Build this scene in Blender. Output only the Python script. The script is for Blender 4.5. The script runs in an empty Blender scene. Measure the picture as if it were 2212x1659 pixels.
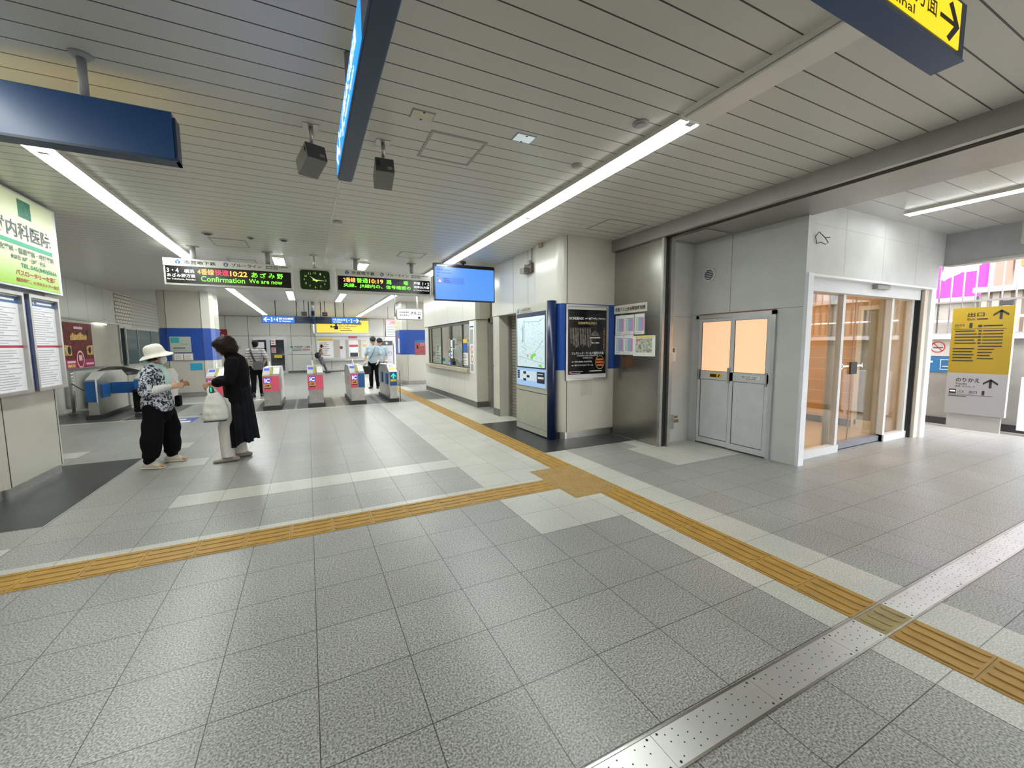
import bpy, bmesh, math, random
from mathutils import Vector, Matrix, noise
random.seed(7)
PI = math.pi
SC = bpy.context.scene
COL = SC.collection

# ------------------------------------------------------------------ materials
MATS = {}
EXPO = 0.75
EK = .5 ** EXPO
def mat(name, rgb, rough=.5, metal=0., spec=.5, emit=None, es=0., var=.05, vs=6., bump=0., trans=0., alpha=1.):
    if name in MATS: return MATS[name]
    m = bpy.data.materials.new(name); m.use_nodes = True
    nt = m.node_tree; b = nt.nodes['Principled BSDF']
    b.inputs['Roughness'].default_value = rough
    b.inputs['Metallic'].default_value = metal
    b.inputs['Specular IOR Level'].default_value = spec
    b.inputs['Base Color'].default_value = (*rgb, 1)
    if var:
        tc = nt.nodes.new('ShaderNodeTexCoord'); n = nt.nodes.new('ShaderNodeTexNoise')
        n.inputs['Scale'].default_value = vs; n.inputs['Detail'].default_value = 3
        r = nt.nodes.new('ShaderNodeValToRGB')
        r.color_ramp.elements[0].position = .3; r.color_ramp.elements[1].position = .7
        r.color_ramp.elements[0].color = (*[c*(1-var) for c in rgb], 1)
        r.color_ramp.elements[1].color = (*[min(1, c*(1+var)) for c in rgb], 1)
        nt.links.new(tc.outputs['Object'], n.inputs['Vector']); nt.links.new(n.outputs['Fac'], r.inputs['Fac'])
        nt.links.new(r.outputs['Color'], b.inputs['Base Color'])
        if bump:
            bp = nt.nodes.new('ShaderNodeBump'); bp.inputs['Strength'].default_value = bump; bp.inputs['Distance'].default_value = .01
            nt.links.new(n.outputs['Fac'], bp.inputs['Height']); nt.links.new(bp.outputs['Normal'], b.inputs['Normal'])
    if emit is not None:
        b.inputs['Emission Color'].default_value = (*emit, 1); b.inputs['Emission Strength'].default_value = es*EK
    if trans: b.inputs['Transmission Weight'].default_value = trans
    if alpha < 1: b.inputs['Alpha'].default_value = alpha
    MATS[name] = m
    return m

def brick(name, c1, c2, cm, w, h, mortar, ox=0, oy=0, rough=.4, spec=.5, speck=None, sscale=150, offset=0., axes='XY', rvar=0., bias=0., bump=.2, c_noise=None, sq=1):
    """tile / slat pattern in world metres; speck=(dark,light) multiplies a granite speckle"""
    m = bpy.data.materials.new(name); m.use_nodes = True
    nt = m.node_tree; N = nt.nodes; L = nt.links; b = N['Principled BSDF']
    b.inputs['Specular IOR Level'].default_value = spec; b.inputs['Roughness'].default_value = rough
    tc = N.new('ShaderNodeTexCoord'); sp = N.new('ShaderNodeSeparateXYZ'); cb = N.new('ShaderNodeCombineXYZ')
    L.new(tc.outputs['Object'], sp.inputs[0]); L.new(sp.outputs[axes[0]], cb.inputs[0]); L.new(sp.outputs[axes[1]], cb.inputs[1])
    mp = N.new('ShaderNodeMapping'); mp.inputs['Location'].default_value = (100*w-ox, 100*h-oy, 0); L.new(cb.outputs[0], mp.inputs[0])
    br = N.new('ShaderNodeTexBrick'); br.offset = offset; br.squash = sq
    br.inputs['Color1'].default_value = (*c1, 1); br.inputs['Color2'].default_value = (*c2, 1); br.inputs['Mortar'].default_value = (*cm, 1)
    br.inputs['Scale'].default_value = 1; br.inputs['Mortar Size'].default_value = mortar; br.inputs['Mortar Smooth'].default_value = .1
    br.inputs['Brick Width'].default_value = w; br.inputs['Row Height'].default_value = h; br.inputs['Bias'].default_value = bias
    L.new(mp.outputs[0], br.inputs['Vector'])
    col = br.outputs['Color']
    if speck:
        n = N.new('ShaderNodeTexNoise'); n.inputs['Scale'].default_value = sscale; n.inputs['Detail'].default_value = 2
        L.new(tc.outputs['Object'], n.inputs['Vector'])
        r = N.new('ShaderNodeValToRGB'); r.color_ramp.elements[0].position = .36; r.color_ramp.elements[1].position = .66
        r.color_ramp.elements[0].color = (speck[0],)*3+(1,); r.color_ramp.elements[1].color = (speck[1],)*3+(1,)
        L.new(n.outputs['Fac'], r.inputs['Fac'])
        mx = N.new('ShaderNodeMix'); mx.data_type = 'RGBA'; mx.blend_type = 'MULTIPLY'; mx.inputs[0].default_value = 1
        L.new(col, mx.inputs[6]); L.new(r.outputs['Color'], mx.inputs[7]); col = mx.outputs[2]
        # large worn / dirty areas
        n2 = N.new('ShaderNodeTexNoise'); n2.inputs['Scale'].default_value = 1.3; n2.inputs['Detail'].default_value = 6
        L.new(tc.outputs['Object'], n2.inputs['Vector'])
        r2 = N.new('ShaderNodeValToRGB'); r2.color_ramp.elements[0].position = .35; r2.color_ramp.elements[1].position = .7
        r2.color_ramp.elements[0].color = (.88, .88, .87, 1); r2.color_ramp.elements[1].color = (1.06, 1.06, 1.05, 1)
        L.new(n2.outputs['Fac'], r2.inputs['Fac'])
        m2 = N.new('ShaderNodeMix'); m2.data_type = 'RGBA'; m2.blend_type = 'MULTIPLY'; m2.inputs[0].default_value = 1
        L.new(col, m2.inputs[6]); L.new(r2.outputs['Color'], m2.inputs[7]); col = m2.outputs[2]
        mr = N.new('ShaderNodeMapRange'); mr.inputs[3].default_value = rough-.06; mr.inputs[4].default_value = rough+.1
        L.new(n2.outputs['Fac'], mr.inputs[0]); L.new(mr.outputs[0], b.inputs['Roughness'])
    L.new(col, b.inputs['Base Color'])
    if bump:
        bp = N.new('ShaderNodeBump'); bp.invert = True; bp.inputs['Strength'].default_value = bump; bp.inputs['Distance'].default_value = .004
        L.new(br.outputs['Fac'], bp.inputs['Height']); L.new(bp.outputs['Normal'], b.inputs['Normal'])
    MATS[name] = m
    return m

def glow(name, rgb, s): return mat(name, (.02, .02, .02), .4, emit=rgb, es=s, var=0)

def glass_mat(name, tint=(1, 1, 1), a=.0):
    m = bpy.data.materials.new(name); m.use_nodes = True; nt = m.node_tree; N = nt.nodes
    N.remove(N['Principled BSDF']); out = N['Material Output']
    t = N.new('ShaderNodeBsdfTransparent'); t.inputs[0].default_value = (*tint, 1)
    g = N.new('ShaderNodeBsdfGlossy'); g.inputs['Roughness'].default_value = .01; g.inputs[0].default_value = (1, 1, 1, 1)
    f = N.new('ShaderNodeFresnel'); ge = N.new('ShaderNodeNewGeometry'); mi = N.new('ShaderNodeMix'); mi.inputs[2].default_value = 1.5; mi.inputs[3].default_value = 1/1.5; nt.links.new(ge.outputs['Backfacing'], mi.inputs[0]); nt.links.new(mi.outputs[0], f.inputs[0])
    mx = N.new('ShaderNodeMixShader'); nt.links.new(f.outputs[0], mx.inputs[0]); nt.links.new(t.outputs[0], mx.inputs[1]); nt.links.new(g.outputs[0], mx.inputs[2])
    nt.links.new(mx.outputs[0], out.inputs[0]); MATS[name] = m
    return m

W_PANEL = mat('cream enamel panel', (.57, .55, .485), .22, spec=.5, var=.03, vs=2.)
W_BACK = brick('back wall enamel panels', (.6, .6, .55), (.57, .57, .53), (.12, .12, .11), 1.0, 1.03, .012, ox=-.8, oy=-.01, rough=.25, axes='XZ', bump=0)
W_SIDE = brick('side wall enamel panels', (.60, .595, .54), (.58, .575, .525), (.25, .25, .23), .95, 10., .008, ox=.1, oy=-5, rough=.28, axes='YZ', bump=0)
W_BOOTH = brick('booth enamel panels', (.68, .665, .61), (.66, .65, .6), (.3, .3, .28), 1.3, 10., .006, ox=.2, oy=-5, rough=.2, axes='YZ', bump=0)
WHITE_P = mat('white painted board', (.58, .59, .585), .5, var=.05, vs=3.)
WHITE_G = mat('white gloss plastic', (.8, .8, .8), .3, var=0)
PAPER = mat('white paper', (.8, .8, .79), .7, var=0)
SEAM = mat('dark seam', (.06, .06, .055), .6, var=0)
BLUE = mat('blue enamel band', (.02, .075, .36), .25, var=.03)
NAVY = mat('navy painted metal', (.004, .015, .07), .3, var=0)
SIGNB = mat('blue sign housing', (.008, .055, .17), .28, spec=.6, var=.03)
SIGNB_D = mat('dark blue sign edge', (.006, .026, .075), .35, var=.03)
STEEL = mat('brushed stainless steel', (.42, .405, .375), .26, 1., var=.06, vs=3.)
STEEL_M = mat('satin steel', (.5, .49, .47), .38, 1., var=.08, vs=8.)
STEEL_D = mat('dull beam steel', (.40, .39, .37), .4, .85, var=.06, vs=2.)
ALU = mat('anodised aluminium', (.55, .56, .57), .35, .6, var=.03)
ALU_W = mat('pale door aluminium', (.66, .68, .70), .4, .15, var=.03)
GREYM = mat('grey painted metal', (.32, .32, .31), .45, var=.04)
BASE = mat('grey baseboard', (.13, .125, .11), .35, .3, var=.05)
DARK = mat('dark grey plastic', (.035, .035, .037), .5, var=.05)
BLACK = mat('black plastic', (.006, .006, .007), .45, var=0)
INK = mat('black lettering', (.012, .012, .014), .6, var=0)
INKG = mat('grey lettering', (.16, .16, .17), .6, var=0)
WHITE_L = mat('white lettering', (.8, .8, .8), .6, var=0)
RED = mat('red print', (.55, .02, .03), .5, var=0)
DRED = mat('dark red board', (.28, .008, .02), .5, var=0)
PINK = mat('pink panel', (.75, .1, .17), .45, var=0)
YEL = mat('yellow print', (.75, .5, .03), .5, var=0)
TEAL = mat('teal print', (.03, .38, .4), .5, var=0)
CYAN = mat('cyan board', (.02, .36, .55), .5, var=0)
GREEN = mat('green print', (.02, .25, .13), .5, var=0)
TACT = mat('ochre tactile tile', (.41, .235, .045), .5, var=.14, vs=9.)
TACT_D = mat('worn tactile tile', (.33, .25, .10), .5, var=.2, vs=9.)
TACT_B = mat('brown blister tile', (.37, .235, .075), .5, var=.1, vs=9.)
SKIN = mat('skin', (.52, .30, .20), .55, var=.04)
GLASS = glass_mat('clear glass', (.97, .985, .975))
GLASS2 = glass_mat('booth glass', (.9, .93, .9))

SLAT = brick('ceiling slats', (.60, .585, .54), (.595, .58, .535), (.05, .045, .04), 100., .1668, .0048, ox=-50, oy=1.41, rough=.33, spec=.35, bump=.35)
SLAT2 = brick('side ceiling slats', (.52, .52, .5), (.51, .51, .49), (.08, .08, .08), 100., .3, .005, ox=-50, oy=2.55, rough=.3, spec=.4, bump=.2)
gk = dict(w=.4, h=.4, mortar=.0022, ox=-.03, oy=.27)
F_GREY = brick('grey granite tiles', (.335, .332, .318), (.31, .307, .295), (.05, .047, .043), rough=.31, spec=.55, speck=(.45, 1.6), sscale=120, **gk)
F_WHITE = brick('white granite tiles', (.60, .59, .545), (.56, .55, .51), (.2, .19, .17), rough=.3, spec=.55, speck=(.7, 1.2), sscale=120, **gk)
F_BLACK = brick('black granite tiles', (.035, .037, .04), (.03, .032, .035), (.01, .01, .01), rough=.3, spec=.5, speck=(.7, 1.4), sscale=120, **gk)
F_DARK = brick('dark grey granite tiles', (.085, .085, .083), (.075, .075, .073), (.04, .04, .04), rough=.32, spec=.5, speck=(.7, 1.4), sscale=120, **gk)

# ------------------------------------------------------------------ text
_TC = {}
def text_geo(s, bold=0.):
    k = (s, bold)
    if k in _TC: return _TC[k]
    c = bpy.data.curves.new('t', 'FONT'); c.body = s; c.size = 1; c.resolution_u = 2; c.offset = bold
    o = bpy.data.objects.new('t', c); COL.objects.link(o)
    dg = bpy.context.evaluated_depsgraph_get()
    me = bpy.data.meshes.new_from_object(o.evaluated_get(dg))
    vs = [(v.co.x, v.co.y) for v in me.vertices]; fs = [tuple(p.vertices) for p in me.polygons]
    bpy.data.objects.remove(o); bpy.data.curves.remove(c); bpy.data.meshes.remove(me)
    if not vs: vs, fs = [(0, 0), (1, 0), (1, 1)], [(0, 1, 2)]
    x0 = min(v[0] for v in vs); x1 = max(v[0] for v in vs); y0 = min(v[1] for v in vs); y1 = max(v[1] for v in vs)
    _TC[k] = ([((a-x0)/max(x1-x0, 1e-6), (b-y0)/max(y1-y0, 1e-6)) for a, b in vs], fs, (x1-x0)/max(y1-y0, 1e-6))
    return _TC[k]

# ------------------------------------------------------------------ frames: a wall plane with (u to the viewer's right, v up, d out of the wall)
class Fr:
    def __init__(s, axis, pos, shift=0.): s.a = axis; s.p = pos; s.s = shift
    def __call__(s, u, v, d=0.):
        if s.a == 'S': return Vector((u+s.s, s.p-d, v))
        if s.a == 'W': return Vector((s.p-d, -(u+s.s), v))
        if s.a == 'E': return Vector((s.p+d, u+s.s, v))
        if s.a == 'N': return Vector((-(u+s.s), s.p+d, v))
        if s.a == 'Z': return Vector((u, v, s.p+d))

# ------------------------------------------------------------------ mesh builder
class MB:
    def __init__(s): s.v = []; s.f = []; s.sm = []
    def add(s, vs, fs, smooth=False):
        n = len(s.v); s.v += [Vector(v) for v in vs]; s.f += [tuple(i+n for i in f) for f in fs]; s.sm += [smooth]*len(fs)
        return s
    def box(s, x0, y0, z0, x1, y1, z1, bev=0.):
        if bev > 0:
            bm = bmesh.new(); bmesh.ops.create_cube(bm, size=1)
            for v in bm.verts: v.co = Vector(((x0+x1)/2+v.co.x*(x1-x0), (y0+y1)/2+v.co.y*(y1-y0), (z0+z1)/2+v.co.z*(z1-z0)))
            bmesh.ops.bevel(bm, geom=bm.edges[:], offset=bev, segments=2, affect='EDGES', profile=.6)
            bm.verts.index_update(); s.add([v.co.copy() for v in bm.verts], [[v.index for v in f.verts] for f in bm.faces]); bm.free(); return s
        vs = [(x, y, z) for z in (z0, z1) for y in (y0, y1) for x in (x0, x1)]
        return s.add(vs, [(0, 2, 3, 1), (4, 5, 7, 6), (0, 1, 5, 4), (2, 6, 7, 3), (0, 4, 6, 2), (1, 3, 7, 5)])
    def slab(s, F, u0, v0, u1, v1, d0, d1):
        vs = [F(u, v, d) for d in (d0, d1) for v in (v0, v1) for u in (u0, u1)]
        return s.add(vs, [(0, 2, 3, 1), (4, 5, 7, 6), (0, 1, 5, 4), (2, 6, 7, 3), (0, 4, 6, 2), (1, 3, 7, 5)])
    def ring(s, F, u0, v0, u1, v1, t, d0, d1):
        s.slab(F, u0, v0, u1, v0+t, d0, d1); s.slab(F, u0, v1-t, u1, v1, d0, d1)
        s.slab(F, u0, v0+t, u0+t, v1-t, d0, d1); return s.slab(F, u1-t, v0+t, u1, v1-t, d0, d1)
    def text(s, F, t, u0, v0, u1, v1, d=.002, bold=.0):
        vs, fs, _ = text_geo(t, bold)
        return s.add([F(u0+a*(u1-u0), v0+b*(v1-v0), d) for a, b in vs], fs)
    def poly(s, F, pts, d0, d1):
        n = len(pts); vs = [F(u, v, d0) for u, v in pts]+[F(u, v, d1) for u, v in pts]
        fs = [tuple(range(n-1, -1, -1)), tuple(range(n, 2*n))]+[(i, (i+1) % n, n+(i+1) % n, n+i) for i in range(n)]
        return s.add(vs, fs)
    def disc(s, F, u, v, r, d0, d1, n=24, rv=None):
        rv = rv or r
        return s.poly(F, [(u+r*math.cos(2*PI*i/n), v+rv*math.sin(2*PI*i/n)) for i in range(n)], d0, d1)
    def annulus(s, F, u, v, r0, r1, d, n=28, k=1.):
        vs = [F(u+r*math.cos(2*PI*i/n), v+k*r*math.sin(2*PI*i/n), d) for r in (r0, r1) for i in range(n)]
        return s.add(vs, [(i, (i+1) % n, n+(i+1) % n, n+i) for i in range(n)])
    def tube(s, pts, rads, n=12, side=None, caps=True, smooth=True):
        """loft through pts; rads: r or (a,b): a along side, b across it"""
        P = [Vector(p) for p in pts]; R = [(r, r) if not isinstance(r, (tuple, list)) else r for r in rads]
        rings = []
        side = Vector(side) if side is not None else None
        prev = None
        m = len(P)
        for i in range(m):
            t = (P[min(i+1, m-1)]-P[max(i-1, 0)])
            if t.length < 1e-7: t = Vector((0, 0, 1))
            t.normalize()
            sd = side if side is not None else (prev if prev is not None else (Vector((1, 0, 0)) if abs(t.x) < .8 else Vector((0, 1, 0))))
            a = (sd-t*sd.dot(t)); a = a.normalized() if a.length > 1e-5 else t.orthogonal().normalized()
            b = t.cross(a); prev = a
            rings.append((P[i], a, b, t, R[i]))
        if caps:
            def cp(rg, sg):
                c, a, b, t, r = rg; q = min(r)
                return [(c+t*sg*q*math.sin(w), a, b, t, (r[0]*math.cos(w), r[1]*math.cos(w))) for w in (.5, 1.0, 1.4)]
            rings = cp(rings[0], -1)[::-1]+rings+cp(rings[-1], 1)
        base = len(s.v); k = len(rings)
        for c, a, b, t, r in rings:
            for j in range(n):
                w = 2*PI*j/n; s.v.append(c+a*r[0]*math.cos(w)+b*r[1]*math.sin(w))
        for i in range(k-1):
            for j in range(n):
                s.f.append((base+i*n+j, base+i*n+(j+1) % n, base+(i+1)*n+(j+1) % n, base+(i+1)*n+j)); s.sm.append(smooth)
        s.f.append(tuple(base+j for j in range(n-1, -1, -1))); s.f.append(tuple(base+(k-1)*n+j for j in range(n))); s.sm += [smooth, smooth]
        return s
    def cyl(s, p0, p1, r, n=16, r1=None): return s.tube([p0, p1], [r, r if r1 is None else r1], n, caps=False)
    def ell(s, c, r, rot=None, n=16, m=10):
        c = Vector(c); base = len(s.v); Rm = rot or Matrix.Identity(3)
        for i in range(m+1):
            ph = -PI/2+PI*i/m; ph = max(-1.54, min(1.54, ph))
            for j in range(n):
                w = 2*PI*j/n; s.v.append(c+Rm@Vector((r[0]*math.cos(ph)*math.cos(w), r[1]*math.cos(ph)*math.sin(w), r[2]*math.sin(ph))))
        for i in range(m):
            for j in range(n): s.f.append((base+i*n+j, base+i*n+(j+1) % n, base+(i+1)*n+(j+1) % n, base+(i+1)*n+j)); s.sm.append(True)
        s.f.append(tuple(base+j for j in range(n-1, -1, -1))); s.f.append(tuple(base+m*n+j for j in range(n))); s.sm += [True, True]
        return s
    def build(s, name, m, parent=None, voxel=0, smoothit=0):
        me = bpy.data.meshes.new(name)
        off = parent_origin(parent)
        me.from_pydata([tuple(v-off) for v in s.v], [], s.f)
        for p, q in zip(me.polygons, s.sm): p.use_smooth = q
        me.materials.append(m)
        o = bpy.data.objects.new(name, me); COL.objects.link(o)
        if parent is not None: o.parent = parent
        if voxel:
            r = o.modifiers.new('r', 'REMESH'); r.mode = 'VOXEL'; r.voxel_size = voxel; r.use_smooth_shade = True
            if smoothit:
                q = o.modifiers.new('s', 'SMOOTH'); q.iterations = smoothit; q.factor = .5
            dg = bpy.context.evaluated_depsgraph_get()
            m2 = bpy.data.meshes.new_from_object(o.evaluated_get(dg)); o.modifiers.clear(); o.data = m2; m2.name = name
            if not m2.materials: m2.materials.append(m)
            for p in m2.polygons: p.use_smooth = True
            bpy.data.meshes.remove(me)
        else:
            bm = bmesh.new(); bm.from_mesh(me); bmesh.ops.recalc_face_normals(bm, faces=bm.faces[:]); bm.to_mesh(me); bm.free()
        return o

ORI = {}
def parent_origin(p):
    o = Vector((0, 0, 0))
    while p is not None:
        o = o+ORI.get(p.name, Vector((0, 0, 0))); p = p.parent
    return o
def tag(o, label=None, cat=None, group=None, kind=None):
    if label: o['label'] = label
    if cat: o['category'] = cat
    if group: o['group'] = group
    if kind: o['kind'] = kind
    return o
def thing(name, label, cat, loc=(0, 0, 0), group=None):
    o = bpy.data.objects.new(name, None); COL.objects.link(o); o.location = loc; o.empty_display_size = .1
    ORI[o.name] = Vector(loc)
    return tag(o, label, cat, group)
def struct(name, mb, m, parent=None):
    o = mb.build(name, m, parent)
    if parent is None: o['kind'] = 'structure'
    return o
def sgroup(name, loc=(0, 0, 0)):
    o = bpy.data.objects.new(name, None); COL.objects.link(o); o.location = loc; ORI[o.name] = Vector(loc); o['kind'] = 'structure'; return o
def copy_tree(o, parent=None):
    c = o.copy(); COL.objects.link(c)
    if parent is not None: c.parent = parent
    for ch in list(o.children): copy_tree(ch, c)
    return c
def dup(o, loc, label, group=None):
    c = copy_tree(o); c.location = loc; c['label'] = label
    if group: c['group'] = group
    return c

# ------------------------------------------------------------------ camera
cam = bpy.data.cameras.new('camera'); co = bpy.data.objects.new('camera', cam); COL.objects.link(co)
r_, u_, f_ = Vector((.89621722, -.44355485, -.00733422)), Vector((.04880307, .08214878, .99542445)), Vector((.44092285, .89247447, -.09526998))
M = Matrix((( r_.x, u_.x, -f_.x, 0), (r_.y, u_.y, -f_.y, 0), (r_.z, u_.z, -f_.z, 1.48), (0, 0, 0, 1)))
co.matrix_world = M
cam.sensor_fit = 'HORIZONTAL'; cam.sensor_width = 36; cam.lens = 888.537/2212*36; cam.clip_start = .02; cam.clip_end = 300
SC.camera = co

CZ = 3.1
# ================================================================== SETTING
# ---- floor: one body; inlays of other tile colours are thin flush pieces of it
fl = MB(); fl.box(-5.0, -5.5, -.2, 10.2, 26.0, 0); floor = fl.build('floor', F_GREY); floor['kind'] = 'structure'
Fz = Fr('Z', 0)
def inlay(name, polys, m, t=.0006):
    b = MB()
    for p in polys:
        if len(p) == 4 and not isinstance(p[0], (tuple, list)):
            x0, y0, x1, y1 = p; p = [(x0, y0), (x1, y0), (x1, y1), (x0, y1)]
        b.poly(Fz, p, -.01, t)
    return b.build(name, m, floor)
inlay('white_tiles', [
    (1.57, 3.79, 2.55, 10.9), (1.57, 2.67, 2.55, 3.47), (2.37, 1.06, 2.55, 2.67), (2.84, 1.06, 3.17, 4.75), (2.37, -5.4, 2.55, .91), (2.84, -5.4, 3.17, .91),
    (-4.9, 3.78, 1.57, 3.87), (-1.23, 4.69, 1.57, 5.05), (-1.67, 6.27, -1.25, 6.67), (-2.06, 7.47, -1.65, 7.87), (-3.2, 7.47, -2.86, 7.87), (-2.4, 4.1, -2.04, 4.27),
    (3.97, 3.5, 5.17, 4.4), (4.2, 4.4, 4.44, 4.75), (2.84, 7.1, 3.7, 7.65), (2.84, 7.65, 3.5, 10.9),
    (-4.9, 10.75, 1.57, 10.9), (-4.95, 13.2, -.9, 13.5), (2.84, 13.6, 3.1, 15.2), (1.57, 13.3, 2.4, 25.9)], F_WHITE)
inlay('black_tiles', [
    (2.84, 4.75, 4.46, 7.1), [(-4.9, 4.69), (-2.05, 4.69), (-2.05, 7.05), (-4.9, 7.05)]], F_BLACK)
inlay('dark_tiles', [
    (-4.9, 10.9, -3.5, 13.1), (-3.45, 10.9, -2.7, 13.1), (-2.2, 10.9, -1.5, 13.1), (-1.15, 10.9, -.35, 12.95), (-.3, 10.9, .55, 12.95), (.78, 10.9, 1.62, 12.95), (1.75, 10.9, 2.3, 12.95),
    (2.84, 11.1, 3.45, 13.1), (2.84, 15.2, 3.1, 17.0)], F_DARK)

# tactile paving
def bars_tile(b, x0, y0, x1, y1, along):
    g = .0015; b.box(x0+g, y0+g, 0, x1-g, y1-g, .0035)
    for i in range(4):
        if along == 'Y':
            c = x0+(x1-x0)*(i+.5)/4; q = .0135
            b.poly(Fz, [(c-q, y0+.03), (c-q*.5, y0+.014), (c+q*.5, y0+.014), (c+q, y0+.03), (c+q, y1-.03), (c+q*.5, y1-.014), (c-q*.5, y1-.014), (c-q, y1-.03)], .003, .0085)
        else:
            c = y0+(y1-y0)*(i+.5)/4; q = .0135
            b.poly(Fz, [(x0+.014, c-q*.5), (x0+.03, c-q), (x1-.03, c-q), (x1-.014, c-q*.5), (x1-.014, c+q*.5), (x1-.03, c+q), (x0+.03, c+q), (x0+.014, c+q*.5)], .003, .0085)
def blister_tile(b, x0, y0, x1, y1):
    g = .0015; b.box(x0+g, y0+g, 0, x1-g, y1-g, .0035)
    for i in range(5):
        for j in range(5):
            cx = x0+(x1-x0)*(i+.5)/5; cy = y0+(y1-y0)*(j+.5)/5
            n = 8; vs = [(cx+r*math.cos(2*PI*k/n), cy+r*math.sin(2*PI*k/n), z) for r, z in ((.0135, .003), (.008, .0085)) for k in range(n)]
            b.add(vs, [(k, (k+1) % n, n+(k+1) % n, n+k) for k in range(n)]+[tuple(range(n, 2*n))])
b = MB(); y = 4.115
while y < 16: bars_tile(b, 2.55, y, 2.84, y+.3, 'Y'); y += .3
y = 3.18
for k in range(7): bars_tile(b, 2.55, y-.3025, 2.84, y, 'Y'); y -= .3025
y = .905
for k in range(18): bars_tile(b, 2.55, y-.3, 2.84, y, 'Y'); y -= .3
tp = b.build('tactile_path', TACT); tag(tp, 'long ochre tactile guide strip running from the drain cover to the ticket gates', 'tactile paving')
b = MB(); x = 2.25
while x > -4.7: bars_tile(b, x-.305, 3.485, x, 3.78, 'X'); x -= .305
tag(b.build('tactile_path', TACT), 'ochre tactile guide strip crossing the hall past the white granite border', 'tactile paving')
b = MB()
ys = [3.18, 3.485, 3.79, 4.11]
for j in range(3): blister_tile(b, 2.55, ys[j], 2.84, ys[j+1])
for j in range(3): blister_tile(b, 2.25, ys[j], 2.55, ys[j+1])
tag(b.build('tactile_pad', TACT_B), 'brown blister tactile pad where the two guide strips meet', 'tactile paving')

# drain / expansion joint cover
dr = thing('floor_joint_cover', 'perforated stainless steel joint cover crossing the floor', 'joint cover', (0, .98, 0))
xs = [-4.7+.595*k for k in range(10)]
xs = [1.09-.6*k for k in range(9, -1, -1)]+[1.67, 2.27, 2.55]
segs = list(zip(xs[:-1], xs[1:]))+[(2.84, 3.48), (3.48, 4.11), (4.11, 4.74), (4.74, 5.37), (5.37, 6.0), (6.0, 6.63), (6.63, 7.26), (7.26, 7.89), (7.89, 8.5)]
for a, c in segs:
    b = MB(); b.box(a+.001, .913, 0, c-.001, 1.05, .004)
    p = b.build('cover_plate', mat('cover plate steel', (.62, .62, .61), .36, .9, var=.06, vs=5.), dr)
    h = MB()
    for i in range(max(2, int((c-a)/.045))):
        for j in range(4):
            xx = a+.03+(c-a-.06)*(i+.5)/max(2, int((c-a)/.045)); yy = .935+.03*j+(.006 if i % 2 else 0)
            if (i*7+j*3) % 4 == 3: continue
            h.cyl((xx, yy, .003), (xx, yy, .0046), .0032, 6)
    for cx in (a+.025, c-.025):
        for cy in (.925, 1.04): h.cyl((cx, cy, .003), (cx, cy, .0048), .0052, 8)
    h.build('screw_hole', BLACK, p)
b = MB()
for i in range(4):
    c = 2.55+.29*(i+.5)/4; b.poly(Fz, [(c-.013, .945), (c-.006, .93), (c+.006, .93), (c+.013, .945), (c+.013, 1.02), (c+.006, 1.035), (c-.006, 1.035), (c-.013, 1.02)], .003, .0085)
b.box(2.552, .913, 0, 2.838, 1.05, .0045); b.build('tactile_insert', TACT_D, dr)
b = MB(); b.box(-4.6, .903, 0, 8.5, .9125, .006); b.box(-4.6, 1.0505, 0, 8.5, 1.060, .006); b.build('edge_rail', STEEL, dr)

# ---- ceiling
c = MB(); c.box(-5.0, -5.5, CZ, 4.42, 26.0, CZ+.15); struct('ceiling', c, SLAT)
c = MB(); c.box(4.42, 4.41, CZ, 5.2, 26.0, CZ+.15); struct('ceiling', c, SLAT)
c = MB(); c.box(5.26, -5.5, CZ, 9.0, 2.84, CZ+.15); struct('ceiling', c, SLAT2)
b = MB(); b.box(.35, 2.4, CZ-.004, .375, 26, CZ); struct('trim_1', b, W_PANEL)
# beam along Y with shutter slot
bm_ = sgroup('trim_2', (0, 0, 0))
b = MB(); b.box(4.40, -5.5, 2.93, 4.46, 5.3, CZ+.1); b.build('fascia', STEEL_D, bm_)
b = MB(); b.box(4.56, -5.5, 2.93, 5.255, 4.4, CZ+.1); b.build('soffit', STEEL_D, bm_)
b = MB(); b.box(4.46, -5.5, 3.0, 4.56, 4.3, CZ+.1); b.build('slot', BLACK, bm_)
b = MB(); b.box(4.62, 3.75, 2.925, 5.1, 4.3, 2.93); b.ring(Fr('Z', 2.925), 4.6, 3.73, 5.12, 4.32, .02, -.004, 0); b.build('access_panel', GREYM, bm_)

# ---- walls
b = MB(); b.box(-5.2, -5.5, 0, -5.0, 26.2, CZ+.15); struct('wall_left', b, W_SIDE)
b = MB(); b.box(-5.0, 26.0, 0, 10, 26.2, CZ+.15); struct('wall_back', b, W_BACK)
b = MB(); b.box(-5.0, 26-.012, 0, 10, 26.0, .12); struct('baseboard_back', b, BASE)
b = MB(); b.box(-5.0, -5.7, 0, 4.9, -5.5, CZ+.15); struct('wall_front_unseen', b, mat('unseen end wall', (.45, .44, .42), .5))  # out of view; added to block daylight from behind, right side left open
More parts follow.
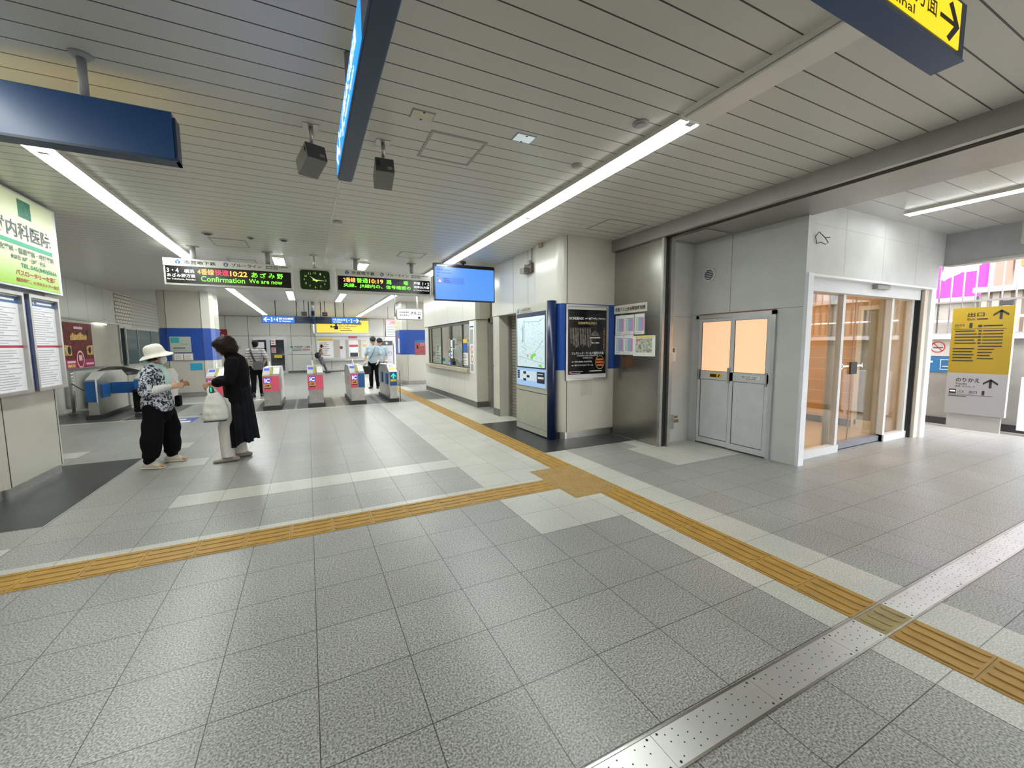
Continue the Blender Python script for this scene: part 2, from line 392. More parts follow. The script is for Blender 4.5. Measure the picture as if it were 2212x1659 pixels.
# left wall details : board recess, brick pier, slats, teal window
FE = Fr('E', -5.0)
lw = thing('notice_board', 'long cream notice board with steel frame on the wall behind the barrier post', 'notice board', (-5, 14.5, .95))
b = MB(); b.ring(FE, 12.8, .95, 16.15, 2.19, .045, 0, .05); b.build('frame', STEEL_M, lw)
b = MB(); b.slab(FE, 12.84, .99, 16.1, 2.15, 0, .012); b.build('board', mat('beige board', (.50, .48, .40), .35, var=.03), lw)
b = MB(); b.slab(FE, 14.6, 2.1, 15.2, 2.13, .05, .07); b.build('lamp', glow('board lamp', (1, 1, .95), 6), lw)
BRK = brick('cream brick tile', (.60, .57, .47), (.56, .53, .44), (.12, .11, .09), .19, .105, .014, rough=.35, axes='YZ', offset=.5, bump=.4)
b = MB(); b.box(-5.0, 16.05, 2.2, -4.992, 17.3, CZ); struct('wall_pier', b, BRK)
SLW = brick('horizontal wall slats', (.40, .39, .35), (.39, .38, .34), (.13, .13, .12), 60., .105, .007, ox=-30, rough=.3, axes='YZ', bump=.4)
b = MB(); b.box(-5.0, 17.3, 2.12, -4.994, 25.9, CZ); struct('wall_slats', b, SLW)
w1 = sgroup('window_1', (-4.95, 18, 1))
TG = mat('teal window glass', (.045, .085, .088), .15, spec=.6, var=.04)
b = MB(); b.box(-5.0, 16.3, .95, -4.9, 20.4, 2.05); b.build('pane', TG, w1)
b = MB(); F49 = Fr('E', -4.9)
b.ring(F49, 16.28, .92, 20.4, 2.08, .05, 0, .03)
for yy in (17.3, 18.6, 19.8): b.slab(F49, yy-.02, .95, yy+.02, 2.05, 0, .02)
b.build('window_frame', STEEL_M, w1)

# ---- pillars with rounded corners
def rrect(x0, y0, x1, y1, r, seg=6):
    pts = []
    for cx, cy, a0 in ((x1-r, y1-r, 0), (x0+r, y1-r, PI/2), (x0+r, y0+r, PI), (x1-r, y0+r, 1.5*PI)):
        for k in range(seg+1): a = a0+PI/2*k/seg; pts.append((cx+r*math.cos(a), cy+r*math.sin(a)))
    return pts
def prism(b, pts, z0, z1, smooth=False):
    n = len(pts); b.add([(x, y, z) for z in (z0, z1) for x, y in pts], [tuple(range(n-1, -1, -1)), tuple(range(n, 2*n))]+[(i, (i+1) % n, n+(i+1) % n, n+i) for i in range(n)])
def inset(x0, y0, x1, y1, d): return x0+d, y0+d, x1-d, y1-d
def pillar(x0, y0, x1, y1, r, zb0, zb1, seams, bh=.1, seg=6):
    g = sgroup('pillar', ((x0+x1)/2, (y0+y1)/2, 0))
    b = MB(); prism(b, rrect(*inset(x0, y0, x1, y1, .02), r-.02, seg), 0, bh); b.build('base', STEEL_M, g)
    b = MB(); prism(b, rrect(x0, y0, x1, y1, r, seg), bh, zb0); prism(b, rrect(x0, y0, x1, y1, r, seg), zb1, CZ); b.build('panel', W_PANEL, g)
    b = MB(); prism(b, rrect(*inset(x0, y0, x1, y1, -.002), r, seg), zb0, zb1); b.build('band', BLUE, g)
    b = MB()
    for F, u in seams: b.slab(F, u-.004, bh, u+.004, CZ, .0, .0035)
    b.build('seam', SEAM, g)
    return g
pillar(-3.8, 5.6, -2.7, 6.86, .15, 1.05, 2.09, [(Fr('E', -2.7), 5.76), (Fr('E', -2.7), 6.7)])
pillar(-3.85, 15.05, -2.5, 16.3, .26, 1.08, 2.03, [(Fr('S', 15.05), -2.78), (Fr('S', 15.05), -3.6)], .15, 2)
pillar(3.12, 15.6, 4.5, 16.9, .22, 1.14, 2.06, [(Fr('S', 15.6), 3.36)], .15, 2)
pillar(3.45, 5.3, 4.72, 6.2, .13, 1.08, 2.10, [(Fr('S', 5.3), 3.56)], .11)

# steel column + shutter guide
st = sgroup('wall_steel', (4.6, 4.8, 0))
b = MB(); b.box(4.47, 4.31, 0, 4.6, 5.3, CZ); b.build('panel', STEEL, st)
b = MB(); b.box(4.462, 4.315, 0, 4.475, 4.535, 2.93); b.build('edge_plate', STEEL, st)
b = MB(); b.box(4.50, 4.27, 0, 4.56, 4.32, 2.93); b.build('slot', BLACK, st)
b = MB(); b.box(4.56, 4.22, 0, 4.62, 4.42, 2.93); b.box(4.455, 4.27, 0, 4.505, 4.31, 2.93); b.build('guide', STEEL_M, st)
b = MB(); b.box(4.6, 4.4, 0, 5.22, 4.5, 2.93); struct('wall_recess', b, WHITE_P)
FS44 = Fr('S', 4.4)
b = MB(); b.slab(FS44, 4.6, 1.87, 5.2, 1.874, 0, .002); struct('trim_3', b, INKG)
o_ = thing('wall_switch', 'small white switch plate with grey button on the white recess wall', 'switch', (4.83, 4.4, 1.3))
b = MB(); b.slab(FS44, 4.78, 1.22, 4.88, 1.42, 0, .008); b.build('plate', WHITE_G, o_)
b = MB(); b.slab(FS44, 4.81, 1.35, 4.85, 1.41, .008, .014); b.build('button', INKG, o_)
o_ = thing('taped_outlet', 'metal outlet plate with brown tape marks low on the white recess wall', 'outlet', (4.83, 4.4, .3))
b = MB(); b.slab(FS44, 4.8, .2, 4.87, .42, 0, .012); b.build('plate', STEEL_M, o_)
b = MB(); b.slab(FS44, 4.71, .3, 4.79, .36, 0, .002); b.slab(FS44, 4.88, .29, 4.98, .34, 0, .002); b.slab(FS44, 4.73, .2, 4.79, .245, 0, .002); b.slab(FS44, 4.89, .36, 4.96, .395, 0, .002); b.build('tape', mat('brown tape', (.28, .18, .08), .7), o_)

# ---- right hand wall of the hall (x = 3.5): shutter opening, booth
rw = sgroup('wall_right', (3.5, 7, 0))
b = MB(); b.box(3.5, 6.1, 2.06, 3.9, 8.0, CZ); b.box(3.5, 7.66, 0, 3.70, 7.95, 2.06); b.box(3.70, 7.66, 0, 4.2, 7.95, CZ); b.build('panel', W_PANEL, rw)
b = MB(); FW = Fr('W', 3.5); b.slab(FW, -8.0, 2.055, -6.2, 2.065, 0, .004)
for yy in (7.0, 6.43): b.slab(FW, -yy-.002, 2.07, -yy+.002, CZ, 0, .002)
b.build('seam', SEAM, rw)
b = MB(); b.box(3.49, 7.655, 0, 3.5, 7.96, .15); b.build('base', BASE, rw)
SHT = brick('shutter slats', (.30, .28, .24), (.29, .27, .235), (.05, .045, .04), 60., .062, .006, ox=-30, rough=.35, axes='YZ', bump=.8)
b = MB(); b.box(3.76, 6.2, 0, 3.79, 7.6, 2.2); struct('door_1', b, SHT)
b = MB(); b.box(3.70, 7.6, 0, 3.8, 7.66, 2.06); struct('door_1_frame', b, STEEL_M)
# passage between booth and wall
b = MB(); b.box(3.95, 7.95, 0, 4.0, 9.05, CZ); struct('wall_passage', b, W_PANEL)
d2 = sgroup('door_2', (3.93, 8.5, 0))
b = MB(); b.box(3.9, 8.05, 0, 3.95, 8.95, 2.0); b.build('panel', GREYM, d2)
b = MB(); b.box(3.84, 8.9, 0, 3.95, 9.05, 2.1); b.box(3.84, 8.0, 2.0, 3.95, 9.0, 2.1); b.build('door_frame', STEEL_M, d2)
b = MB(); b.cyl((3.87, 8.8, 1.0), (3.90, 8.8, 1.0), .02); b.cyl((3.87, 8.8, 1.0), (3.87, 8.68, 1.0), .01); b.build('door_handle', STEEL, d2)

# ---- ticket office booth
FB = Fr('W', 3.55)
bo = sgroup('wall_booth', (3.6, 11, 0))
b = MB()
b.box(3.55, 9.07, .13, 3.65, 13.75, .84); b.box(3.55, 9.07, .84, 3.65, 9.5, 2.07); b.box(3.55, 13.35, .84, 3.65, 13.75, 2.07)
b.box(3.53, 9.05, 2.075, 3.65, 13.75, CZ)
b.build('panel', W_BOOTH, bo)
b = MB(); b.box(3.56, 9.06, .13, 3.9, 9.16, CZ); b.box(3.65, 13.6, 0, 4.4, 13.75, CZ); b.build('end_panel', mat('beige end panel', (.55, .52, .44), .3, var=.03), bo)
b = MB(); b.box(3.57, 9.05, 2.06, 3.9, 9.055, 2.075); b.box(3.545, 9.05, 2.06, 3.55, 13.7, 2.075); b.build('seam', SEAM, bo)
b = MB(); b.box(3.545, 9.04, 0, 3.9, 13.76, .13); b.build('base', BASE, bo)
b = MB(); b.box(3.9, 9.16, 0, 4.0, 9.5, CZ); b.box(6.0, 9.1, 0, 6.1, 13.6, CZ); b.box(4.0, 9.1, 0, 6.0, 9.2, CZ); b.box(4.4, 13.5, 0, 6.1, 13.6, CZ); b.build('inner_wall', mat('office wall', (.42, .40, .35), .6), bo)
b = MB(); b.box(3.46, 9.5, .80, 3.8, 13.4, .9, .008); tag(b.build('counter_ledge', mat('worn beige ledge', (.46, .41, .32), .45, var=.15, vs=3)), 'worn beige counter ledge below the office window', 'counter')
w2 = sgroup('window_2', (3.6, 11.4, .9))
b = MB()
for yy in (9.52, 10.08, 11.0, 11.08, 11.95, 13.02, 13.3): b.slab(FB, -yy-.022, .9, -yy+.022, 2.06, -.05, -.01)
b.slab(FB, -13.35, 2.0, -9.5, 2.07, -.06, -.005); b.slab(FB, -13.35, .9, -9.5, .93, -.06, -.005); b.build('window_frame', mat('dark bronze frame', (.12, .11, .09), .4, .5), w2)
for a_, c_ in ((9.54, 10.06), (10.1, 10.98), (11.97, 13.0)):
    b = MB(); b.slab(FB, -c_, .93, -a_, 2.0, -.036, -.03); b.build('pane', GLASS2, w2)
b = MB(); b.box(4.3, 9.9, .7, 5.2, 13.0, .75); b.box(4.3, 9.9, 0, 4.35, 13, .7); tag(b.build('office_desk', GREYM), 'grey desk inside the ticket office behind the window', 'desk')
mo = thing('monitor', 'black monitor on a pole arm in the open office window', 'monitor', (3.75, 11.5, .9))
Fm = Fr('W', 3.78)
b = MB(); b.slab(Fm, -11.85, 1.36, -11.3, 1.66, -.03, 0); b.build('case', WHITE_G, mo)
b = MB(); b.slab(Fm, -11.8, 1.39, -11.34, 1.62, 0, .004); b.build('screen', BLACK, mo)
b = MB(); b.cyl((3.83, 11.58, .9), (3.83, 11.58, 1.4), .015); b.build('pole', DARK, mo)
mo = thing('card_display', 'small blue lit display below the black monitor in the office window', 'display', (3.7, 11.5, .9))
b = MB(); b.slab(Fr('W', 3.72), -11.72, 1.12, -11.4, 1.28, -.03, 0); b.build('case', DARK, mo)
b = MB(); b.slab(Fr('W', 3.72), -11.68, 1.14, -11.44, 1.26, 0, .003); b.build('screen', glow('blue lcd', (.25, .5, .9), 1.4), mo)
b = MB(); b.cyl((3.75, 11.55, .9), (3.75, 11.55, 1.14), .02); b.build('pole', DARK, mo)
mo = thing('fare_display', 'bright blue number display box standing on the counter ledge', 'display', (3.6, 11.1, .9))
b = MB(); b.box(3.58, 10.98, .9, 3.68, 11.3, 1.03); b.build('case', NAVY, mo)
b = MB(); b.slab(Fr('W', 3.58), -11.27, .92, -11.01, 1.01, 0, .003); b.build('screen', glow('bright blue lcd', (.05, .3, 1.), 1.6), mo)
mo = thing('tissue_box', 'white box with teal slanted lid on the office counter ledge', 'box', (3.6, 12.2, .9))
b = MB(); b.box(3.58, 12.05, .9, 3.7, 12.3, 1.0); b.build('body', WHITE_G, mo)
b = MB(); b.add([(3.57, 12.04, 1.0), (3.71, 12.04, 1.0), (3.71, 12.31, 1.0), (3.57, 12.31, 1.0), (3.66, 12.04, 1.09), (3.71, 12.04, 1.09), (3.71, 12.31, 1.09), (3.66, 12.31, 1.09)], [(0, 3, 2, 1), (4, 5, 6, 7), (0, 1, 5, 4), (1, 2, 6, 5), (2, 3, 7, 6), (3, 0, 4, 7)]); b.build('lid', TEAL, mo)
def sheet(name, label, F, u0, v0, u1, v1, m=PAPER, cat='notice', lines=0, d=.0, ink=INKG, header=None, group=None, title=None, x=None, lm=.1):
    t = thing(name, label, cat, F((u0+u1)/2, v0, d), group)
    b = MB(); b.slab(F, u0, v0, u1, v1, d, d+.003); b.build('sheet', m, t)
    w, h = u1-u0, v1-v0
    if header: b = MB(); b.slab(F, u0, v1-h*header[0], u1, v1, d+.003, d+.004); b.build('header', header[1], t)
    if lines:
        b = MB(); top = v1-h*(header[0] if header else 0)-h*.06-(h*.12 if title else 0); bot = v0+h*.06
        for i in range(lines):
            yy = top-(top-bot)*(i+.5)/lines; b.slab(F, u0+w*lm, yy-.18*(top-bot)/lines, u0+w*(lm+(1-2*lm)*(.6+.4*random.random())), yy+.18*(top-bot)/lines, d+.003, d+.004)
        b.build('print', ink, t)
    if title: b = MB(); b.text(F, title, u0+w*.1, v1-h*(header[0] if header else 0)-h*.14, u1-w*.1, v1-h*(header[0] if header else 0)-h*.04, d+.0045); b.build('lettering', INK, t)
    return t
sheet('notice', 'slim white notice with yellow bar on the office window post', FB, -11.0, 1.12, -10.83, 1.62, lines=3, d=.0, header=(.25, PAPER))
sheet('notice', 'blue and orange poster on the booth window glass above the white notice', FB, -10.1, 1.3, -9.75, 1.63, d=-.03, header=(.3, YEL), lines=0, m=mat('blue print', (.03, .12, .45), .5))
sheet('notice', 'white printed notice taped below the blue poster on the booth glass', FB, -10.1, .97, -9.72, 1.28, d=-.03, lines=7)
sheet('notice', 'pale screen of leaflets in the leftmost pane of the ticket office', FB, -12.6, 1.0, -12.1, 1.5, d=-.05, lines=5, m=mat('pale green print', (.55, .6, .52), .5))
# vertical notice strip on booth corner
vs_ = thing('rule_strip', 'tall white strip with two red prohibition circles on the booth corner', 'sign', FB(-9.34, .8))
b = MB(); b.slab(FB, -9.5, .8, -9.18, 2.05, 0, .004); b.build('sheet', PAPER, vs_)
b = MB()
for cy in (1.37, 1.14): b.annulus(FB, -9.34, cy, .07, .09, .006); b.slab(FB, -9.35, cy-.075, -9.33, cy+.075, .005, .006)
b.build('prohibition_ring', RED, vs_)
b = MB()
for u in (-9.44, -9.39, -9.34, -9.29): b.slab(FB, u, 1.5, u+.025, 1.85, .004, .006); b.slab(FB, u, .85, u+.025, 1.02, .004, .006)
b.text(FB, '禁煙', -9.4, 1.245, -9.28, 1.27, .006); b.build('lettering', INKG, vs_)
b = MB(); b.slab(FB, -9.46, 1.9, -9.22, 1.93, .004, .006); b.build('blue_bar', BLUE, vs_)
# office fan
fa = thing('office_fan', 'dark wall fan hanging inside the ticket office', 'fan', (4.6, 11.6, 2.3))
b = MB()
Ff = Fr('W', 4.5)
for r in (.22, .17, .12): b.annulus(Ff, -11.6, 1.75, r-.006, r, .0, k=1)
for k in range(20):
    a = 2*PI*k/20; b.cyl(Ff(-11.6, 1.75, .02), Ff(-11.6+.22*math.cos(a), 1.75+.22*math.sin(a), 0), .004, 4)
b.build('cage', DARK, fa)
b = MB()
for k in range(4):
    a = 2*PI*k/4; b.ell(Ff(-11.6+.1*math.cos(a), 1.75+.1*math.sin(a), -.02), (.01, .08, .08)); 
b.build('blade', DARK, fa)
b = MB(); b.cyl((4.55, 11.6, 1.75), (4.6, 11.6, 1.75), .06); b.cyl((4.6, 11.6, 1.75), (4.6, 11.6, CZ), .015); b.build('stem', DARK, fa)

# ================================================================== WHITE LOBBY BOX (right)
FL = Fr('W', 5.2); FF = Fr('S', 2.84)
lb = sgroup('wall_lobby', (5.3, 2.9, 0))
b = MB()
b.box(5.2, 2.84, 0, 5.3, 3.15, CZ); b.box(5.2, 4.27, 0, 5.3, 4.46, CZ); b.box(5.2, 3.15, 1.9, 5.3, 4.27, CZ)
b.box(5.2, 4.4, 2.93, 9.0, 4.5, CZ)
b.build('side_panel', WHITE_P, lb)
b = MB(); b.box(5.3, 2.84, 2.27, 8.65, 2.95, CZ); b.box(8.65, 2.84, 2.62, 8.8, 2.95, CZ); b.build('front_panel', WHITE_P, lb)
b = MB(); b.box(5.195, 2.8, 0, 5.3, 2.84, 2.28); b.box(8.45, 2.83, 0, 8.6, 3.0, 2.28); b.build('jamb', mat('pale blue white jamb', (.74, .77, .82), .4), lb)
b = MB(); b.box(5.3, 2.80, 2.25, 8.45, 2.95, 2.275); b.build('head_trim', WHITE_G, lb)
b = MB(); b.box(8.32, 2.86, 0, 8.45, 3.35, 2.27); b.build('inner_jamb', mat('cream jamb', (.62, .56, .48), .5), lb)
b = MB(); b.box(8.29, 2.9, 0, 8.33, 2.97, 2.27); b.build('slot', BLACK, lb)
b = MB(); b.slab(FL, -4.4, 1.895, -2.85, 1.9, 0, .002); b.slab(FL, -3.785, 1.9, -3.78, CZ-.15, 0, .002); b.slab(FL, -3.16, 0, -3.155, 1.9, 0, .002)
b.build('seam', INKG, lb)
b = MB()
for u in (6.0, 6.95, 7.9): b.slab(FF, u, 2.3, u+.003, CZ, 0, .001)
b.slab(FF, 5.3, 2.85, 8.65, 2.853, 0, .001)
b.build('faint_seam', mat('faint seam', (.40, .41, .42), .6, var=0), lb)
# interior
OR = brick('orange plank wall', (.50, .28, .06), (.47, .26, .055), (.66, .45, .2), 60., .2, .004, ox=-30, rough=.3, axes='YZ', bump=0)
b = MB(); b.box(8.45, 3.35, 0, 8.55, 6.3, 2.7); struct('wall_lobby_orange', b, OR)
b = MB(); b.box(8.43, 3.35, .02, 8.45, 6.3, .13); struct('baseboard_lobby', b, DARK)
b = MB(); b.box(5.3, 6.2, 0, 8.5, 6.3, 2.7); b.box(5.22, 4.5, 0, 5.3, 6.3, 2.7); struct('wall_lobby_inner', b, mat('warm interior wall', (.62, .47, .33), .5))
b = MB(); b.box(5.3, 3.0, 0, 8.45, 6.2, .008); struct('floor_lobby', b, brick('beige lobby tiles', (.62, .5, .37), (.6, .48, .36), (.4, .3, .2), .3, .3, .003, rough=.3))
b = MB(); b.box(5.25, 2.95, 2.6, 8.5, 6.3, 2.7); struct('ceiling_lobby', b, mat('lobby ceiling', (.7, .62, .5), .6))
lp = thing('lobby_lamp', 'warm square ceiling lamp inside the glazed lobby', 'lamp', (6.8, 4.6, 2.6))
b = MB(); b.box(6.3, 4.2, 2.55, 7.3, 5.0, 2.6); b.build('diffuser', glow('warm lamp', (1, .66, .34), 16), lp)
# sliding automatic doors in the front
FD = Fr('S', 3.0)
d3 = sgroup('door_3', (6.9, 3.0, 0))
b = MB(); b.slab(FD, 5.3, 2.10, 8.3, 2.27, -.05, .1); b.build('header', ALU_W, d3)
b = MB(); b.slab(FD, 6.3, 0, 6.36, 2.1, -.03, .04); b.slab(FD, 7.6, 0, 7.66, 2.1, -.03, .04); b.slab(FD, 8.22, 0, 8.3, 2.1, -.03, .04)
b.slab(FD, 5.3, 0, 6.36, .1, -.03, .06); b.slab(FD, 7.6, 0, 8.3, .1, -.03, .06); b.build('frame', ALU_W, d3)
b = MB(); b.slab(FD, 5.3, .1, 6.3, 2.1, 0, .008); b.build('fixed_pane', GLASS, d3)
b = MB(); b.slab(FD, 7.66, .1, 8.22, 2.1, 0, .008); b.build('fixed_pane', GLASS, d3)
FDi = Fr('S', 3.09)
for u0, u1, nm in ((6.18, 6.9, 'l'), (6.9, 7.62, 'r')):
    b = MB(); b.slab(FDi, u0+.02, .02, u1, 2.1, 0, .008); dl = b.build('door_leaf', GLASS, d3)
b = MB(); b.slab(FDi, 6.29, .0, 6.35, 2.1, -.02, .03); b.slab(FDi, 7.6, 0, 7.66, 2.1, -.02, .03)
b.slab(FDi, 6.893, .03, 6.903, 2.1, -.003, .011); b.build('stile', mat('warm grey stile', (.42, .38, .30), .4, .2), d3)
b = MB(); b.slab(FDi, 6.36, 0, 7.6, .085, -.02, .09); b.build('threshold', mat('grey blue threshold', (.25, .26, .31), .4, .3), d3)
b = MB(); b.slab(FDi, 6.82, 1.03, 6.98, 1.2, .008, .03); b.build('lock', DARK, d3)
b = MB(); b.annulus(FDi, 6.62, 1.145, .025, .038, .012); b.slab(FDi, 6.65, 1.132, 6.8, 1.158, .009, .011); b.slab(FDi, 7.0, 1.132, 7.14, 1.158, .009, .011); b.poly(FDi, [(7.14, 1.12), (7.18, 1.12), (7.16, 1.19)], .009, .011); b.build('lettering', WHITE_L, d3)
b = MB(); b.slab(FD, 6.86, 2.19, 7.2, 2.245, .1, .16); b.build('sensor', GREYM, d3)
# inner second door leaf
d4 = sgroup('door_4', (7.4, 3.9, 0))
b = MB(); F4 = Fr('W', 8.38); b.ring(F4, -3.70, .0, -3.05, 2.08, .07, -.02, .02); b.slab(F4, -3.66, .07, -3.1, .16, -.02, .02); b.build('frame', mat('pale inner frame', (.6, .58, .5), .4), d4)
b = MB(); b.slab(F4, -3.65, .1, -3.1, 2.02, 0, .006); b.build('pane', GLASS2, d4)
b = MB(); b.slab(F4, -3.69, .0, -3.06, 2.06, -.045, -.03); b.build('backing', mat('grey beige backing', (.33, .31, .26), .5), d4)
# staff double door on side face
d5 = sgroup('door_5', (5.2, 3.7, 0))
b = MB(); b.slab(FL, -4.3, 0, -4.25, 1.88, 0, .03); b.slab(FL, -3.19, 0, -3.14, 1.88, 0, .03); b.slab(FL, -4.3, 1.83, -3.14, 1.88, 0, .03); b.build('door_frame', ALU, d5)
def leaf(u0, u1, dd, mid):
    b = MB(); b.ring(FL, u0, .02, u1, 1.83, .045, -.03+dd, dd); b.slab(FL, u0, .96, u1, 1.08, -.03+dd, dd); b.build('leaf_frame', mat('grey white leaf', (.58, .59, .60), .4), d5)
    b = MB(); b.slab(FL, u0+.04, .1, u1-.04, .97, -.02+dd, dd-.008); b.slab(FL, u0+.04, .06, u1-.04, .1, -.02+dd, dd-.004); b.build('leaf_panel', mat('grey white panel', (.60, .61, .62), .45), d5)
    b = MB(); b.ring(FL, u0+.043, .098, u1-.043, .962, .007, dd-.009, dd-.002); b.ring(FL, u0+.043, 1.078, u1-.043, 1.788, .007, dd-.01, dd-.002); b.build('gasket', DARK, d5)
    b = MB(); b.slab(FL, u0+.045, 1.08, u1-.045, 1.785, -.02+dd, dd-.01); b.build('frosted_pane', mat('warm frosted glass', (.8, .5, .3), .35, emit=(1., .58, .34), es=.75, var=.02), d5)
leaf(-4.25, -3.70, .012, 0); leaf(-3.72, -3.19, .03, 1)
b = MB(); b.slab(FL, -3.75, .93, -3.715, 1.14, .03, .05); b.slab(FL, -3.225, .93, -3.205, 1.1, .03, .045); b.slab(FL, -4.235, .95, -4.215, 1.1, .012, .03); b.build('door_handle', STEEL_M, d5)
b = MB(); b.box(5.3, 3.15, 0, 5.31, 4.27, 1.9); b.build('back_panel', mat('warm interior wall2', (.6, .45, .3), .5), d5)
st_ = thing('door_sticker', 'small yellow caution sticker on the white double door', 'sticker', FL(-4.0, .98))
b = MB(); b.slab(FL, -4.05, .99, -3.86, 1.05, .012, .015); b.build('sheet', YEL, st_)
b = MB(); b.slab(FL, -4.04, 1.0, -3.94, 1.04, .015, .016); b.poly(FL, [(-3.92, 1.0), (-3.9, 1.0), (-3.88, 1.04), (-3.9, 1.04)], .015, .016); b.build('print', INK, st_)
st_ = thing('door_sticker', 'small white staff only sticker on the door leaf', 'sticker', FL(-3.5, .98))
b = MB(); b.slab(FL, -3.55, 1.0, -3.30, 1.05, .03, .033); b.build('sheet', PAPER, st_)
b = MB(); b.text(FL, 'STAFF ONLY', -3.50, 1.02, -3.32, 1.042, .035, .01); b.annulus(FL, -3.525, 1.027, .011, .018, .035); b.slab(FL, -3.49, 1.005, -3.35, 1.012, .033, .035); b.build('lettering', INK, st_)
ve = thing('wall_vent', 'round louvred vent high on the white side wall', 'vent', FL(-4.12, 2.45))
b = MB(); b.annulus(FL, -4.12, 2.45, .075, .1, .02); b.disc(FL, -4.12, 2.45, .1, 0, .018); b.build('ring', ALU_W, ve)
b = MB()
for k in range(6): b.slab(FL, -4.12-math.sqrt(max(0, .07**2-(.024*k-.06)**2)), 2.45+.024*k-.067, -4.12+math.sqrt(max(0, .07**2-(.024*k-.06)**2)), 2.45+.024*k-.055, .018, .024)
b.build('louvre', DARK, ve)
cb = MB(); p0 = FF(5.42, 2.66, 0)
cb.tube([FF(5.33, 2.70, .01), FF(5.36, 2.75, .03), FF(5.45, 2.69, .05), FF(5.52, 2.64, .05), FF(5.48, 2.62, .04), FF(5.40, 2.64, .03), FF(5.34, 2.62, .02), FF(5.33, 2.70, .01)], [.005]*8, 6)
cb.tube([FF(5.45, 2.69, .05), FF(5.53, 2.70, .06)], [.005]*2, 6); tag(cb.build('loose_cable', BLACK), 'short black cable loop sticking out of the white front wall', 'cable')

# ================================================================== RIGHT END: lintel, low wall, grid
lt = MB(); lt.box(8.8, -5.5, 2.66, 9.0, 2.84, CZ); struct('trim_4', lt, mat('grey lintel paint', (.42, .43, .44), .5))
lt = MB(); lt.box(8.785, -5.5, 2.62, 9.0, 2.84, 2.66); struct('trim_5', lt, STEEL_D)
wl = MB(); wl.box(10.2, -5.5, 0, 10.4, 6.3, 1.52); struct('wall_exit', wl, mat('stained grey wall', (.28, .275, .26), .6, var=.15, vs=2.))
wl = MB(); wl.box(10.14, -5.5, 1.52, 10.42, 6.3, 1.6); struct('trim_6', wl, mat('white sill', (.85, .87, .9), .5))
wl = MB(); wl.box(10.17, -5.5, 0, 10.2, 6.3, .12); struct('baseboard_exit', wl, DARK)
wl = MB(); wl.box(8.6, 6.2, 0, 10.4, 6.3, CZ); struct('wall_exit_end', wl, WHITE_P)
w3 = sgroup('window_3', (10.25, 0, 1.6))
b = MB(); y = 3.33
k = 0
while y > -5.3:
    b.cyl((10.25, y, 1.6), (10.25, y, 2.86), .012, 6); y -= .151
y = 3.33
while y < 6.2: b.cyl((10.25, y, 1.6), (10.25, y, 2.86), .012, 6); y += .151
b.build('bar', mat('grey grille bar', (.22, .2, .2), .5, .4), w3)
b = MB(); b.box(10.23, -5.5, 2.15, 10.27, 6.3, 2.18); b.box(10.23, -5.5, 2.84, 10.28, 6.3, 2.88); b.box(10.23, -5.5, 1.6, 10.27, 6.3, 1.63); b.box(10.2, -5.5, 3.06, 10.32, 6.3, 3.15); b.build('rail', MATS['grey grille bar'], w3)
b = MB(); b.box(10.235, 2.44, 2.06, 10.26, 2.59, 2.14); b.build('plate', DARK, w3)
FN = Fr('W', 10.2)
ns = thing('no_smoking_sign', 'round no smoking sign above the blue notice beside the yellow exit board', 'sign', FN(-3.25, 1.2))
b = MB(); b.slab(FN, -3.45, 1.22, -3.02, 1.51, 0, .01); b.build('plate', mat('grey notice', (.5, .5, .5), .5), ns)
b = MB(); b.annulus(FN, -3.27, 1.38, .085, .10, .012); b.poly(FN, [(-3.34, 1.45), (-3.33, 1.46), (-3.2, 1.31), (-3.21, 1.3)], .01, .012); b.build('ring', RED, ns)
b = MB(); b.slab(FN, -3.33, 1.36, -3.2, 1.375, .01, .0125); b.build('symbol', INK, ns)
ns = thing('information_sign', 'blue information notice below the no smoking sign', 'sign', FN(-3.25, .9))
b = MB(); b.slab(FN, -3.45, .93, -3.02, 1.21, 0, .01); b.build('plate', mat('notice blue', (.02, .15, .36), .5), ns)
b = MB(); b.ring(FN, -3.22, .98, -3.03, 1.16, .008, .01, .012); b.slab(FN, -3.19, 1.03, -3.08, 1.045, .01, .012); b.slab(FN, -3.38, 1.1, -3.32, 1.13, .01, .012); b.build('symbol', WHITE_L, ns)
# yellow exit board
FY = Fr('W', 9.85)
ye = thing('exit_board', 'tall yellow and white exit guide board standing by the stained grey wall', 'sign', (9.9, 2.7, 0))
b = MB(); b.slab(FY, -3.01, .26, -2.32, 2.03, -.08, -.002); b.build('case', mat('pale board case', (.55, .54, .5), .5), ye)
b = MB(); b.slab(FY, -3.01, .95, -2.32, 2.03, -.002, .002); b.build('yellow_panel', mat('shaded exit yellow', (.26, .18, .01), .4, var=.06, vs=2), ye)  # yellow darkened so the base colour carries the backlit shade
b = MB(); b.slab(FY, -3.01, .26, -2.32, .95, -.002, .002); b.build('white_panel', mat('shaded exit white', (.27, .27, .28), .4, var=0), ye)  # white lowered to grey, same backlit shade put into the colour
b = MB(); b.slab(FY, -2.98, 0, -2.36, .26, -.07, -.02); b.build('stand', GREYM, ye)
b = MB()
def uparrow(b, F, u, v, s, d):
    b.slab(F, u-s*.1, v, u+s*.1, v+s*.85, d-.001, d)
    b.poly(F, [(u, v+s), (u-s*.55, v+s*.55), (u-s*.55, v+s*.33), (u, v+s*.77), (u+s*.55, v+s*.33), (u+s*.55, v+s*.55)], d-.001, d)
uparrow(b, FY, -2.46, 1.83, .15, .004); uparrow(b, FY, -2.50, .72, .15, .004)
b.text(FY, '出口', -2.83, 1.88, -2.64, 1.95, .004, .02); b.text(FY, 'Exit', -2.83, 1.825, -2.74, 1.86, .004, .01); b.slab(FY, -2.72, 1.83, -2.6, 1.85, .002, .004)
